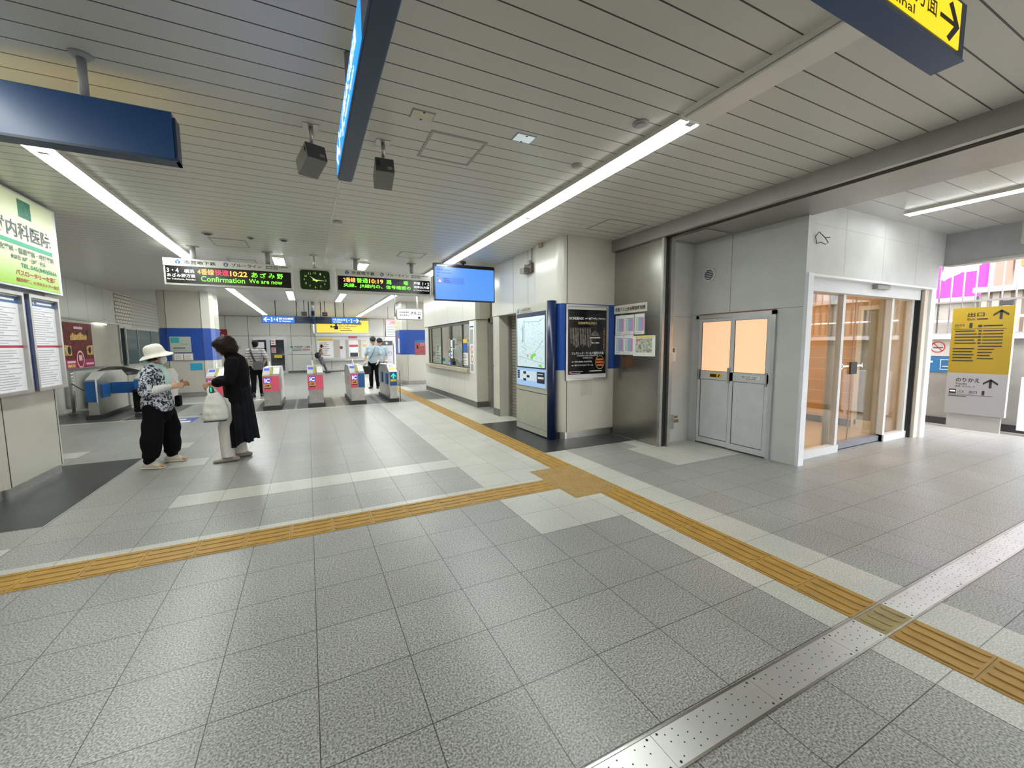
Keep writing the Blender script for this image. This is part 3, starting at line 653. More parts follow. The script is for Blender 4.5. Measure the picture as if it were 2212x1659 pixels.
b.text(FY, '出口', -2.97, 1.73, -2.86, 1.77, .004, .01); b.text(FY, 'Exit', -2.97, 1.70, -2.91, 1.72, .004); b.text(FY, '1', -2.80, 1.70, -2.765, 1.78, .004, .04)
b.slab(FY, -2.70, 1.71, -2.655, 1.745, .002, .004); b.slab(FY, -2.64, 1.72, -2.43, 1.738, .002, .004); b.slab(FY, -2.98, 1.68, -2.39, 1.684, .002, .004)
for i in range(10):
    yy = 1.64-.05*i
    if i < 5: b.slab(FY, -2.96, yy, -2.73+.02*(i % 3), yy+.018, .002, .004)
    else: b.slab(FY, -2.97, yy-.04, -2.74+.02*(i % 2), yy-.022, .002, .004)
    b.slab(FY, -2.68 if i > 4 else -2.64, yy, (-2.42 if i < 6 else -2.5-.02*(i % 3)), yy+.016, .002, .004)
    if i < 5: b.slab(FY, -2.69, yy-.003, -2.655, yy+.022, .002, .004)
b.text(FY, 'のりかえ', -2.90, .80, -2.62, .87, .004, .015); b.text(FY, 'Transfer', -2.90, .755, -2.76, .785, .004, .005); b.text(FY, '换乘  갈아타는 곳', -2.90, .715, -2.67, .74, .004)
b.slab(FY, -2.97, .6, -2.885, .675, .002, .004); b.text(FY, 'バス', -2.87, .62, -2.79, .66, .004, .01); b.text(FY, 'Bus', -2.87, .60, -2.83, .613, .004)
b.text(FY, '出口', -2.73, .62, -2.64, .66, .004, .01); b.text(FY, 'Exit', -2.73, .60, -2.69, .613, .004); b.text(FY, '1', -2.585, .60, -2.555, .67, .004, .04)
b.slab(FY, -2.97, .583, -2.46, .587, .002, .004); b.slab(FY, -2.97, .555, -2.76, .566, .002, .004)
b.build('lettering', INK, ye)
b = MB(); b.slab(FY, -2.96, .63, -2.895, .655, .004, .005); b.build('bus_symbol', WHITE_L, ye)
wb = MB(); wb.box(9.9, 1.6, .08, 9.95, 2.2, .92, .01); wb.box(9.9, 1.65, 0, 9.95, 1.7, .1); wb.box(9.9, 2.05, 0, 9.95, 2.1, .1); tag(wb.build('white_board', mat('cool white board', (.72, .76, .82), .4)), 'pale white panel standing beside the yellow exit board', 'board')
hb = thing('hanging_box', 'grey boxed sign hanging from the ceiling beyond the steel beam', 'sign', (8.5, 2.05, CZ))
b = MB(); b.box(8.1, 1.4, 2.7, 8.75, 1.93, 2.98, .01); b.build('housing', GREYM, hb)
b = MB(); b.cyl((8.4, 1.7, 2.98), (8.4, 1.7, CZ), .02); b.build('rod', STEEL_M, hb)

# ---- outside world
ex = MB(); ex.box(10.4, -30, -3, 60, 40, -2.8); ex.box(-20, -30, -.25, 10.2, -5.5, -.05); struct('ground_outside', ex, mat('outside ground', (.35, .34, .32), .8))
CORR = brick('ribbed parapet', (.30, .26, .21), (.27, .235, .19), (.12, .09, .07), .16, 50., .03, oy=-25, rough=.7, axes='YZ', bump=.8)
ex = thing('parapet', 'ribbed concrete parapet of the street ramp outside', 'parapet', (13.5, -3, -2.8))
b = MB(); b.box(13.5, -20, -2.8, 13.8, 3.7, 2.55); b.build('body', CORR, ex)
b = MB(); b.box(13.35, -20, 2.55, 13.9, 3.8, 2.66); b.build('coping', mat('pale coping', (.42, .41, .38), .7), ex)
b = MB(); b.tube([(13.3, -20, 2.0), (13.3, 3.8, 2.0)], [.03]*2, 8); b.build('handrail', WHITE_G, ex)
ex = thing('parapet', 'plain concrete wall meeting the ribbed parapet outside', 'parapet', (13.5, 5, -2.8))
b = MB(); b.box(13.7, 3.8, -2.8, 13.9, 14, 2.4); b.build('body', mat('streaked concrete', (.21, .195, .165), .8, var=.2, vs=2.), ex)
b = MB(); b.box(13.6, 3.8, 2.4, 13.95, 14, 2.5); b.build('coping', MATS['pale coping'], ex)
b = MB(); b.tube([(13.5, 3.8, 1.95), (13.5, 14, 1.95)], [.03]*2, 8); b.build('handrail', WHITE_G, ex)
bd = thing('shop_building', 'white shop building with magenta sign across the street', 'building', (22, 5, -2.8))
b = MB(); b.box(22, -14, -2.8, 30, 16, 11); b.build('wall', mat('white facade', (.5, .52, .56), .7), bd)
FX = Fr('W', 22)
b = MB(); b.slab(FX, -8.8, 2.95, -5.9, 5.6, 0, .25); sgn = b.build('sign_board', mat('magenta sign', (.55, .01, .28), .5, emit=(1, .05, .55), es=.3), bd)
b = MB(); b.text(FX, 'マ', -8.2, 3.75, -7.3, 4.9, .27, .04); b.text(FX, '屋', -7.1, 3.75, -6.0, 4.9, .27, .04); b.build('lettering', mat('sign white', (.9, .9, .9), .5, emit=(1, 1, 1), es=1.2, var=0), sgn)
b = MB(); b.slab(FX, -5.1, 4.0, -4.4, 6, 0, .3); b.build('banner', mat('orange banner', (.5, .12, .02), .5), bd)
b = MB(); b.slab(FX, -5.7, 0, -5.3, 8, 0, .2); b.build('downpipe', mat('brown pipe', (.2, .12, .09), .6), bd)
b = MB()
for k in range(6):
    for j in range(3): b.slab(FX, 1.2+2.2*k-4.5, 2.9+2.2*j, 2.7+2.2*k-4.5, 4.3+2.2*j, 0, .05)
b.build('window', mat('sky glass', (.2, .28, .4), .1), bd)

# ================================================================== LAMPS
LEM = glow('fluorescent diffuser', (.94, 1., .96), 26.5)
LOFF = mat('unlit lamp cover', (.72, .70, .64), .3, var=0)
def lamp(x, y0, y1, label, w=.2, lit=True, grp='fluorescent strip lamps on the ceiling'):
    t = thing('strip_lamp', label, 'lamp', (x, (y0+y1)/2, CZ), grp)
    b = MB(); h = .036 if lit else .035; a = w/2*(.95 if lit else 1); c = a*(1.0 if lit else 1.12)
    vs = [(x+sx*q, yy, z) for yy in (y0+.006, y1-.006) for sx, q, z in ((-1, c, CZ), (1, c, CZ), (1, a, CZ-h), (-1, a, CZ-h))]
    b.add(vs, [(0, 1, 2, 3), (7, 6, 5, 4), (0, 3, 7, 4), (1, 5, 6, 2), (0, 4, 5, 1)]); b.build('housing', LOFF, t)
    b = MB()
    if lit: b.box(x-a+.008, y0+.015, CZ-.042, x+a-.008, y1-.015, CZ-.034)
    else: b.box(x-a, y0+.02, CZ-h-.02, x+a, y1-.02, CZ-h, .008)
    b.build('diffuser', LEM if lit else LOFF, t)
    b = MB(); b.box(x-a*.35, y0-.012, CZ-.052, x+a*.35, y0+.035, CZ-.04); b.build('end_clip', ALU_W, t)
    return t
ordn = ['first', 'second', 'third', 'fourth', 'fifth', 'sixth', 'seventh', 'eighth', 'ninth', 'tenth']
lamp(2.545, -3.6, -1.2, 'unseen lit strip lamp added behind the unlit cover to brighten the near hall')  # extra lamp out of view, added to brighten the near end
lamp(2.545, -1.15, 2.2, 'unlit cover at the near end of the lamp row beside the yellow sign', lit=False)
for k in range(9): lamp(2.545, 2.22+2.44*k, 2.22+2.44*(k+1), f'lit strip lamp, {ordn[k]} after the unlit cover in the lamp row over the tactile path')
lamp(-1.84, -.1, 2.33, 'lit strip lamp nearest the street in the row by the large blue sign')
lamp(-1.84, -2.55, -.12, 'unseen lit strip lamp added behind the camera to extend the row by the large blue sign')  # out-of-view lamp added to lift the near floor and ceiling
for k in range(9): lamp(-1.84, 2.35+2.44*k, 2.35+2.44*(k+1), f'lit strip lamp, {ordn[k]} in the row that starts above the large blue sign')
lamp(-.4, 8.65, 9.75, 'short lit lamp above the left departure board beside the clock')
lamp(1.06, 8.6, 9.7, 'short lit lamp above the right departure board beside the clock')
lamp(-.4, 13.8, 16.2, 'lit lamp between the left departure board and blue direction sign')
lamp(1.06, 13.8, 16.2, 'lit lamp between the right departure board and blue direction sign')
lamp(6.84, .2, 2.6, 'slim lit lamp on the ceiling in front of the white lobby', w=.15)
lamp(6.84, -2.3, .15, 'slim lit lamp nearer the camera on the lobby side ceiling', w=.15)

# ceiling fittings
Fc = Fr('Z', CZ)
def hatch(x0, y0, x1, y1, label):
    t = thing('ceiling_hatch', label, 'hatch', ((x0+x1)/2, (y0+y1)/2, CZ), 'access hatches in the slatted ceiling')
    b = MB(); b.ring(Fc, x0, y0, x1, y1, .022, -.006, 0); b.build('frame', GREYM, t)
    b = MB(); b.slab(Fc, x0+.022, y0+.022, x1-.022, y1-.022, -.003, 0); b.build('lid', SLAT, t)
hatch(.92, 3.2, 1.38, 3.67, 'large square hatch between the two recessed ceiling plates')
hatch(3.6, 4.38, 4.25, 4.9, 'hatch in the ceiling above the movie poster pillar')
hatch(-1.25, 7.63, -.77, 8.15, 'hatch just in front of the left departure board')
hatch(-1.26, 9.25, -.8, 9.65, 'hatch behind the left departure board')
hatch(1.53, 7.38, 1.98, 7.82, 'hatch in front of the right departure board')
def plate(x0, y0, x1, y1, label, m):
    t = thing('recessed_light', label, 'light', ((x0+x1)/2, (y0+y1)/2, CZ), 'recessed ceiling lights')
    b = MB(); b.slab(Fc, x0, y0, x1, y1, -.004, 0); b.build('plate', GREYM, t)
    b = MB(); b.slab(Fc, x0+.008, y0+.008, x1-.008, y1-.008, -.008, -.004); b.build('lens', m, t)
    b = MB(); xm = (x0+x1)/2
    for yy in (y0+.012, y1-.012): b.disc(Fc, xm, yy, .009, -.010, -.008, 10)
    b.build('clip', DARK, t)
plate(.725, 2.97, .89, 3.09, 'cream recessed emergency light nearest the long blue sign', mat('cream lens', (.6, .58, .42), .4))
plate(1.525, 2.95, 1.69, 3.07, 'pale blue recessed emergency light nearer the strip lamp row', mat('pale blue lens', (.7, .78, .8), .3, emit=(.8, .95, 1), es=.35))
for (x, y, r, l) in ((2.28, 2.44, .06, 'round grey cover nearest the unlit lamp'), (2.27, 3.23, .05, 'small round cover beside the strip lamp row'), (.43, 5.98, .06, 'smoke detector beside the white ceiling joint'),
                     (-1.21, 7.37, .07, 'round ceiling speaker nearest the left lamp row'), (-.68, 7.38, .05, 'small round speaker above the left departure board'), (-.25, 7.34, .06, 'round ceiling speaker nearest the clock')):
    t = thing('ceiling_disc', l, 'ceiling fitting', (x, y, CZ), 'round ceiling fittings')
    b = MB(); b.disc(Fc, x, y, r, -.012, 0); b.build('rim', GREYM, t)
    b = MB(); b.disc(Fc, x, y, r*.6, -.022, -.012); b.build('cover', DARK if 'speaker' in l else STEEL_M, t)

# camera-like sensor boxes hung from ceiling
def sensor_box(x, y, label, rot):
    t = bpy.data.objects.new('sensor_box', None); COL.objects.link(t); tag(t, label, 'sensor', 'grey boxes hung from the ceiling')
    b = MB(); b.box(-.055, -.055, -.006, .055, .055, 0); b.build('ceiling_plate', STEEL_M, t)
    b = MB(); b.cyl((0, 0, -.005), (0, 0, -.11), .016); b.cyl((0, 0, -.10), (0, 0, -.17), .012); b.build('stem', STEEL_M, t)
    Rm = Matrix.Rotation(rot, 3, 'Z')@Matrix.Rotation(-.35, 3, 'X')
    b = MB(); b.box(-.072, -.06, -.125, .072, .15, 0, .008); b.v = [Rm@v+Vector((0, 0, -.165)) for v in b.v]; b.build('case', mat('grey sensor case', (.17, .17, .155), .5), t)
    b = MB(); b.box(-.07, -.063, -.122, .07, -.058, -.002); b.v = [Rm@v+Vector((0, 0, -.165)) for v in b.v]; bk = b.build('back_plate', mat('dark sensor back', (.05, .05, .055), .5), t)
    b = MB(); b.box(.02, -.066, -.10, .055, -.062, -.075); b.v = [Rm@v+Vector((0, 0, -.165)) for v in b.v]; b.build('label_plate', mat('faded label', (.2, .2, .2), .5), t)
    b = MB(); b.tube([(-.04, -.07, -.225), (-.05, -.085, -.2), (-.045, -.05, -.15), (-.02, -.03, -.14), (0, -.012, -.16)], [.006]*5, 6); b.build('cable', BLACK, t)
    t.location = (x, y, CZ)
sensor_box(.10, 3.54, 'grey sensor box on a stem, to the open side of the long blue sign', .35)
sensor_box(.62, 3.56, 'grey sensor box on a stem, between the long blue sign and the hatch', -.05)

# ================================================================== HANGING SIGNS
# big blue sign (dark rear face towards the camera)
s = thing('direction_sign', 'large dark blue sign box hanging by a grey post, its blank side showing', 'sign', (-1.5, 3.25, 2.9))
b = MB(); b.box(-3.2, 3.215, 2.6, -.66, 3.315, 2.87); b.build('housing', SIGNB, s)
b = MB(); b.box(-3.2, 3.212, 2.592, -.645, 3.318, 2.606); b.box(-.66, 3.225, 2.592, -.645, 3.318, 2.845); b.build('edge', SIGNB_D, s)
for px_ in (-1.05, -2.6):
    b = MB(); b.cyl((px_, 3.25, 2.87), (px_, 3.25, CZ-.02), .021); po = b.build('post', GREYM, s)
    b = MB(); b.cyl((px_, 3.25, CZ-.02), (px_, 3.25, CZ), .035, 20, .055); b.build('flange', GREYM, po)
b = MB(); b.box(-3.1, 3.315, 2.63, -.75, 3.32, 2.84); b.build('lit_face', glow('yellow lit face', (1, .72, .05), 2.5), s)
# long blue sign along the view
s = thing('direction_sign', 'long blue sign seen nearly end on, lit blue half with white writing', 'sign', (.28, 2, 2.9))
b = MB(); b.box(.235, .5, 2.6, .33, 3.1, 2.79); b.build('housing', SIGNB, s)
b = MB(); b.box(.242, .5, 2.593, .323, 3.11, 2.6); b.build('edge', SIGNB_D, s)
Fs = Fr('W', .235)
b = MB(); b.slab(Fs, -3.08, 2.61, -1.70, 2.78, 0, .002); b.build('lit_face', glow('blue lit face', (.01, .22, 1.), 1.9), s)
b = MB(); b.poly(Fs, [(-3.03, 2.69), (-2.95, 2.75), (-2.93, 2.735), (-2.98, 2.70), (-2.86, 2.70), (-2.86, 2.68), (-2.98, 2.68), (-2.93, 2.645), (-2.95, 2.63)], .002, .004)
b.text(Fs, '3・4', -2.82, 2.63, -2.52, 2.76, .004, .02); b.text(Fs, '横浜 あざみ野方面', -2.48, 2.69, -1.85, 2.76, .004, .01); b.text(Fs, 'for Yokohama, Azamino', -2.48, 2.635, -1.95, 2.67, .004, .005)
b.build('lettering', glow('white lit lettering', (.9, 1, 1), 2.2), s)
b = MB(); b.slab(Fs, -1.69, 2.605, -.5, 2.785, 0, .002); b.build('unlit_face', mat('grey blue unlit face', (.10, .12, .18), .35), s)
b = MB(); b.text(Fs, '市営地下鉄 ブルーライン', -1.64, 2.67, -.9, 2.75, .004, .01); b.build('dim_lettering', mat('dim lettering', (.45, .43, .42), .6), s)
for py_ in (2.6, 1.0): b = MB(); b.cyl((.28, py_, 2.79), (.28, py_, CZ), .02); b.build('post', GREYM, s)
# yellow bus terminal sign
s = thing('direction_sign', 'yellow lit bus terminal sign with black arrow in a dark blue box', 'sign', (1.8, .8, 2.85))
b = MB(); b.box(.6, .775, 2.6, 2.4, .87, 2.80); b.build('housing', SIGNB_D, s)
b = MB(); b.box(.6, .773, 2.595, 2.41, .872, 2.6); b.build('edge', SIGNB, s)
Fy = Fr('S', .775)
b = MB(); b.slab(Fy, .64, 2.618, 2.345, 2.785, 0, .003); b.build('lit_face', glow('yellow sign face', (1, .66, .0), 1.25), s)
b = MB(); b.poly(Fy, [(2.17, 2.686), (2.29, 2.686), (2.235, 2.635), (2.26, 2.625), (2.335, 2.692), (2.26, 2.765), (2.235, 2.75), (2.29, 2.7), (2.17, 2.7)], .003, .005)
b.text(Fy, 'バスターミナル方面', 1.34, 2.667, 2.14, 2.742, .005, .01); b.text(Fy, 'Bus Terminal', 1.5, 2.626, 1.97, 2.658, .005, .01); b.build('lettering', INK, s)
for px_ in (.95, 2.1): b = MB(); b.cyl((px_, .82, 2.8), (px_, .82, CZ), .02); b.build('post', GREYM, s)

# departure boards
GG = glow('green led', (.18, 1., .04), 2.6); GO = glow('orange led', (1., .33, .08), 3.); GR = glow('red led', (1., .02, .06), 3.)
LW = mat('backlit white', (.8, .8, .8), .5, emit=(1, 1, 1), es=.8, var=0)
DB = mat('board black', (.004, .003, .002), .25, var=0)
CRM = mat('cream sign case', (.55, .54, .48), .4, var=0)
def logo(b1, b2, F, u, v, r, d):
    b1.disc(F, u, v, r, d, d+.001)
    b2.slab(F, u-r*.12, v-r*.85, u+r*.12, v+r*.05, d+.001, d+.002)
    for sg in (-1, 1): b2.poly(F, [(u-sg*r*.05, v), (u+sg*r*.1, v-r*.1), (u+sg*r*.75, v+r*.55), (u+sg*r*.6, v+r*.7)][::sg], d+.001, d+.002)
def board(x0, x1, z0, z1, zb, label, posts, led):
    F = Fr('S', 8.3)
    s = thing('departure_board', label, 'departure board', ((x0+x1)/2, 8.4, CZ), 'departure boards above the ticket gates')
    b = MB(); b.box(x0, 8.3, z0, x1, 8.52, z1); b.build('case', CRM, s)
    b = MB(); b.box(x0, 8.285, zb, x1, 8.3, z1); b.build('header', mat('header white', (.66, .65, .6), .4, var=0), s)
    b = MB(); b.slab(F, x0+.025, z0+.03, x1-.025, zb-.003, 0, .006); b.build('display', DB, s)
    w = x1-x0; hc = (zb+z1)/2+.005
    b1, b2 = MB(), MB(); FH = Fr('S', 8.285)
    u = x0+w*.105; logo(b1, b2, FH, u, hc, .035, .0)
    u3 = x0+w*.46; b1.disc(FH, u3, hc, .033, 0, .001); b1.build('emblem', mat('emblem blue', (.01, .07, .25), .4, var=0), s)
    b2.text(FH, 'B', u3-.013, hc-.018, u3+.015, hc+.018, .002, .02); b2.build('emblem_mark', WHITE_L, s)
    b = MB(); b.text(FH, '市営地下鉄', x0+w*.15, hc-.03, x0+w*.385, hc+.03, .001, .018); b.text(FH, 'ブルーライン', x0+w*.505, hc-.026, x0+w*.745, hc+.03, .001, .018)
    b.text(FH, 'MUNICIPAL SUBWAY', x0+w*.78, hc+.004, x0+w*.97, hc+.027, .001, .03); b.text(FH, 'BLUE LINE', x0+w*.78, hc-.026, x0+w*.88, hc-.004, .001, .03); b.build('lettering', INK, s)
    for p in posts:
        b = MB(); b.cyl((p, 8.38, z1), (p, 8.38, CZ-.01), .038); b.box(p-.08, 8.33, CZ-.012, p+.08, 8.43, CZ); b.build('post', GREYM, s)
    led(F, s)
    return s
def led1(F, s):
    d = .008
    b = MB(); b.text(F, '3・4', -1.92, 2.655, -1.77, 2.72, d, .02); b.text(F, '横浜', -1.70, 2.655, -1.57, 2.715, d, .01); b.text(F, 'あざみ野方面', -1.92, 2.585, -1.56, 2.64, d, .01); b.text(F, 'for Yokohama, Azamino', -1.92, 2.54, -1.56, 2.567, d, .01); b.build('white_lettering', LW, s)
    b = MB(); b.text(F, '4番線', -1.53, 2.64, -1.31, 2.735, d, .005); b.text(F, '10:22', -1.09, 2.64, -.85, 2.725, d, .02); b.build('orange_led', GO, s)
    b = MB(); b.text(F, '快速', -1.30, 2.64, -1.11, 2.735, d, .005); b.build('red_led', GR, s)
    b = MB()
    for i, ch in enumerate('あざみ野'): b.text(F, ch, -.79+.125*i, 2.64, -.70+.125*i, 2.725, d, .005)
    b.text(F, 'Confirmation', -1.49, 2.535, -.89, 2.62, d, .005); b.text(F, 'We are now', -.83, 2.545, -.34, 2.615, d, .005); b.build('green_led', GG, s)
def led2(F, s):
    d = .008
    b = MB(); b.text(F, '2番線', .65, 2.655, .86, 2.74, d, .005); b.text(F, '10:19', 1.1, 2.655, 1.36, 2.735, d, .02); b.build('orange_led', GO, s)
    b = MB(); b.text(F, '普通', .88, 2.655, 1.08, 2.74, d, .005); b.text(F, '踊', 1.42, 2.655, 1.51, 2.735, d, .005); b.text(F, '場', 1.74, 2.655, 1.83, 2.735, d, .005)
    b.text(F, '央線、JR線内の、信号確認の', .65, 2.555, 1.88, 2.635, d, .005); b.build('green_led', GG, s)
    b = MB(); b.text(F, '戸塚', 1.94, 2.675, 2.07, 2.73, d, .01); b.text(F, '1・2', 2.12, 2.67, 2.25, 2.73, d, .02); b.text(F, '湘南台方面', 1.94, 2.605, 2.25, 2.655, d, .01); b.text(F, 'for Totsuka, Shonandai', 1.94, 2.555, 2.25, 2.582, d, .01); b.build('white_lettering', LW, s)
board(-1.96, -.18, 2.465, 2.875, 2.76, 'departure board reading 4番線 快速 10:22, hanging above the two women', (-1.585, -.545), led1)
board(.53, 2.29, 2.475, 2.885, 2.765, 'departure board reading 2番線 普通 10:19, hanging between clock and blue screen', (.88, 1.93), led2)
# clock
F = Fr('S', 8.3); s = thing('station_clock', 'square cream clock with dark green face between the departure boards', 'clock', (.18, 8.35, CZ))
b = MB(); b.box(-.09, 8.3, 2.45, .45, 8.42, 2.865, .02); b.build('case', CRM, s)
b = MB(); b.poly(F, [(x, z) for x, z in rrect(-.06, 2.485, .42, 2.83, .05, 4)], 0, .006); b.build('dial', mat('dark green dial', (.008, .03, .004), .3, var=0), s)
b = MB()
for k in range(1, 13):
    a = PI/2-2*PI*k/12; cx, cz = .18+.175*math.cos(a), 2.657+.125*math.sin(a); w_ = .03 if k > 9 else .017; b.text(F, str(k), cx-w_*.6, cz-.018, cx+w_*.6, cz+.018, .008, .0)
b.build('numeral', mat('lit numerals', (.4, .5, .2), .5, emit=(.35, .55, .12), es=.7, var=0), s)
b = MB()
def hand(b, ang, L, w_, c=(.18, 2.657)):
    a = PI/2-ang; dx, dz = math.cos(a), math.sin(a); b.poly(F, [(c[0]-dx*.04-dz*w_, c[1]-dz*.04+dx*w_), (c[0]+dx*L, c[1]+dz*L), (c[0]-dx*.04+dz*w_, c[1]-dz*.04-dx*w_)], .008, .011)
hand(b, math.radians(308), .11, .014); hand(b, math.radians(93), .17, .011); b.disc(F, .18, 2.657, .014, .008, .012, 12); b.build('hand', mat('yellow clock hand', (.6, .7, .2), .5, emit=(.6, .75, .15), es=.8, var=0), s)
b = MB(); b.cyl((.18, 8.36, 2.86), (.18, 8.36, CZ), .014); b.cyl((.18, 8.36, CZ-.015), (.18, 8.36, CZ), .07); b.cyl((.18, 8.36, 2.865), (.18, 8.36, 2.90), .05, 16, .02); b.build('post', STEEL_M, s)
# blue information screen
F = Fr('S', 7.7); s = thing('information_screen', 'wide screen with light blue page hanging beside the right departure board', 'screen', (2.8, 7.75, CZ))
b = MB(); b.box(2.19, 7.7, 2.325, 3.43, 7.78, 3.02); b.build('case', mat('navy screen case', (.005, .008, .05), .3, var=0), s)
b = MB(); b.slab(F, 2.21, 2.35, 3.41, 2.955, 0, .004); b.build('screen', glow('light blue page', (.09, .33, .93), 1.0), s)
b = MB(); b.slab(F, 2.22, 2.955, 3.41, 3.0, 0, .003); b.build('title_bar', DB, s)
b = MB(); b.text(F, '相鉄線', 2.24, 2.88, 2.36, 2.925, .006, .01); b.slab(F, 2.38, 2.89, 2.5, 2.902, .004, .006); b.slab(F, 2.24, 2.84, 2.31, 2.855, .004, .006); b.slab(F, 2.33, 2.838, 2.53, 2.848, .004, .006); b.slab(F, 2.24, 2.785, 2.28, 2.797, .004, .006); b.slab(F, 2.24, 2.765, 2.27, 2.77, .004, .006)
for k in range(3): b.slab(F, 2.37, 2.735-.033*k, 2.47+.02*k, 2.745-.033*k, .005, .007)
b.build('lettering', mat('screen text', (.005, .03, .2), .4, var=0), s)
b = MB(); b.slab(F, 2.35, 2.645, 2.78, 2.765, .003, .005); b.build('highlight', glow('deeper blue page', (.07, .24, .85), 1.0), s)
b = MB(); b.text(F, '相鉄線運行情報', 2.24, 2.965, 2.44, 2.99, .006, .005); b.poly(F, [(2.265, 2.67), (2.325, 2.67), (2.295, 2.725)], .007, .008); b.build('white_lettering', LW, s)
b = MB(); b.poly(F, [(2.245, 2.66), (2.345, 2.66), (2.295, 2.75)], .004, .0065); b.build('warning_triangle', glow('red mark', (.8, .05, .15), .7), s)
b = MB(); b.cyl((2.81, 7.82, 2.9), (2.81, 7.82, CZ), .025); b.cyl((2.81, 7.82, CZ-.03), (2.81, 7.82, CZ), .06); b.box(2.7, 7.775, 2.6, 2.92, 7.83, 2.95); b.build('bracket', DARK, s)
# far blue direction signs
F = Fr('S', 17.0); s = thing('direction_sign', 'blue hanging sign with arrow and 3・4 beyond the gates', 'sign', (-.6, 17, CZ), 'blue platform signs beyond the gates')
b = MB(); b.box(-1.4, 17, 2.31, .2, 17.12, 2.56); b.build('housing', mat('navy housing', (.004, .012, .05), .4, var=0), s)
b = MB(); b.slab(F, -1.38, 2.325, -.38, 2.545, 0, .004); b.build('lit_face', glow('lit blue face', (.0, .22, .9), .9), s)
b = MB(); b.poly(F, [(-1.345, 2.435), (-1.26, 2.52), (-1.24, 2.502), (-1.295, 2.446), (-1.15, 2.446), (-1.15, 2.424), (-1.295, 2.424), (-1.24, 2.368), (-1.26, 2.35)], .004, .006)
b.text(F, '3・4', -1.12, 2.36, -.9, 2.51, .006, .03); b.text(F, '横浜 あざみ野方面', -.87, 2.43, -.42, 2.5, .006, .0); b.text(F, 'for Yokohama', -.87, 2.36, -.5, 2.4, .006, .01); b.build('lettering', glow('sign white', (1, 1, 1), 1.1), s)
for p in (-.97, -.3, .1): b = MB(); b.cyl((p, 17.06, 2.56), (p, 17.06, CZ), .015); b.build('rod', DARK, s)
s = thing('direction_sign', 'blue hanging sign with 1・2 and arrow in front of the yellow fare board', 'sign', (1.1, 17, CZ), 'blue platform signs beyond the gates')
b = MB(); b.box(.26, 17, 2.31, 1.85, 17.12, 2.56); b.build('housing', MATS['navy housing'], s)
b = MB(); b.slab(F, .86, 2.325, 1.84, 2.545, 0, .004); b.build('lit_face', MATS['lit blue face'], s)
b = MB(); b.poly(F, [(1.825, 2.435), (1.74, 2.52), (1.72, 2.502), (1.775, 2.446), (1.63, 2.446), (1.63, 2.424), (1.775, 2.424), (1.72, 2.368), (1.74, 2.35)], .004, .006)
b.text(F, '1・2', 1.38, 2.36, 1.58, 2.51, .006, .02); b.text(F, '戸塚 湘南台方面', .9, 2.43, 1.34, 2.5, .006, .0); b.text(F, 'for Totsuka', .92, 2.36, 1.2, 2.4, .006, .01); b.build('lettering', MATS['sign white'], s)
for p in (.5, 1.0, 1.3): b = MB(); b.cyl((p, 17.06, 2.56), (p, 17.06, CZ), .015); b.build('rod', DARK, s)
s = thing('guide_post', 'slim post hanging from the ceiling between the two blue platform signs', 'post', (.23, 16.9, CZ))
b = MB(); b.cyl((.23, 16.9, 2.75), (.23, 16.9, CZ), .05); b.build('pole', STEEL_M, s)
b = MB(); b.cyl((.23, 16.9, 2.3), (.23, 16.9, 2.75), .06); b.build('sleeve', NAVY, s)
b = MB(); b.cyl((.23, 16.9, 1.95), (.23, 16.9, 2.3), .03); b.build('tip', WHITE_G, s)
for i, x in enumerate((-.05, .62)):
    s = thing('security_camera', ['black camera hanging over the left blue platform sign', 'black camera hanging over the right blue platform sign'][i], 'camera', (x, 16.6, CZ), 'cameras above the platform signs')
    b = MB(); b.cyl((x, 16.6, 2.7), (x, 16.6, CZ), .012); b.build('rod', DARK, s)
    b = MB(); b.box(x-.09, 16.5, 2.56, x+.09, 16.7, 2.7, .02); b.build('case', BLACK, s)
# white ticket office sign
F = Fr('S', 11.3); s = thing('gate_sign', 'white lit rounded sign 改札口 hanging beside the booth', 'sign', (2.5, 11.35, CZ))
b = MB(); b.poly(F, rrect(2.17, 2.17, 2.87, 2.47, .05, 4), -.1, 0); b.build('case', GREYM, s)
b = MB(); b.poly(F, rrect(2.185, 2.185, 2.855, 2.455, .04, 4), 0, .004); b.build('lit_face', mat('lit white face', (.6, .6, .6), .5, emit=(.95, 1, 1), es=.5, var=0), s)
b = MB(); b.text(F, '改札口', 2.54, 2.30, 2.81, 2.39, .006, .015); b.text(F, '団体乗車券', 2.24, 2.34, 2.5, 2.39, .006, .01); b.text(F, '福祉乗車証', 2.24, 2.27, 2.5, 2.31, .006, .012); b.slab(F, 2.74, 2.2, 2.8, 2.26, .004, .006); b.build('lettering', INK, s)
b = MB(); b.cyl((2.14, 11.38, 2.25), (2.14, 11.38, CZ), .02); b.build('post', ALU, s); b = MB(); b.cyl((2.78, 11.5, 2.2), (2.78, 11.5, CZ), .03); b.build('post', ALU, s)
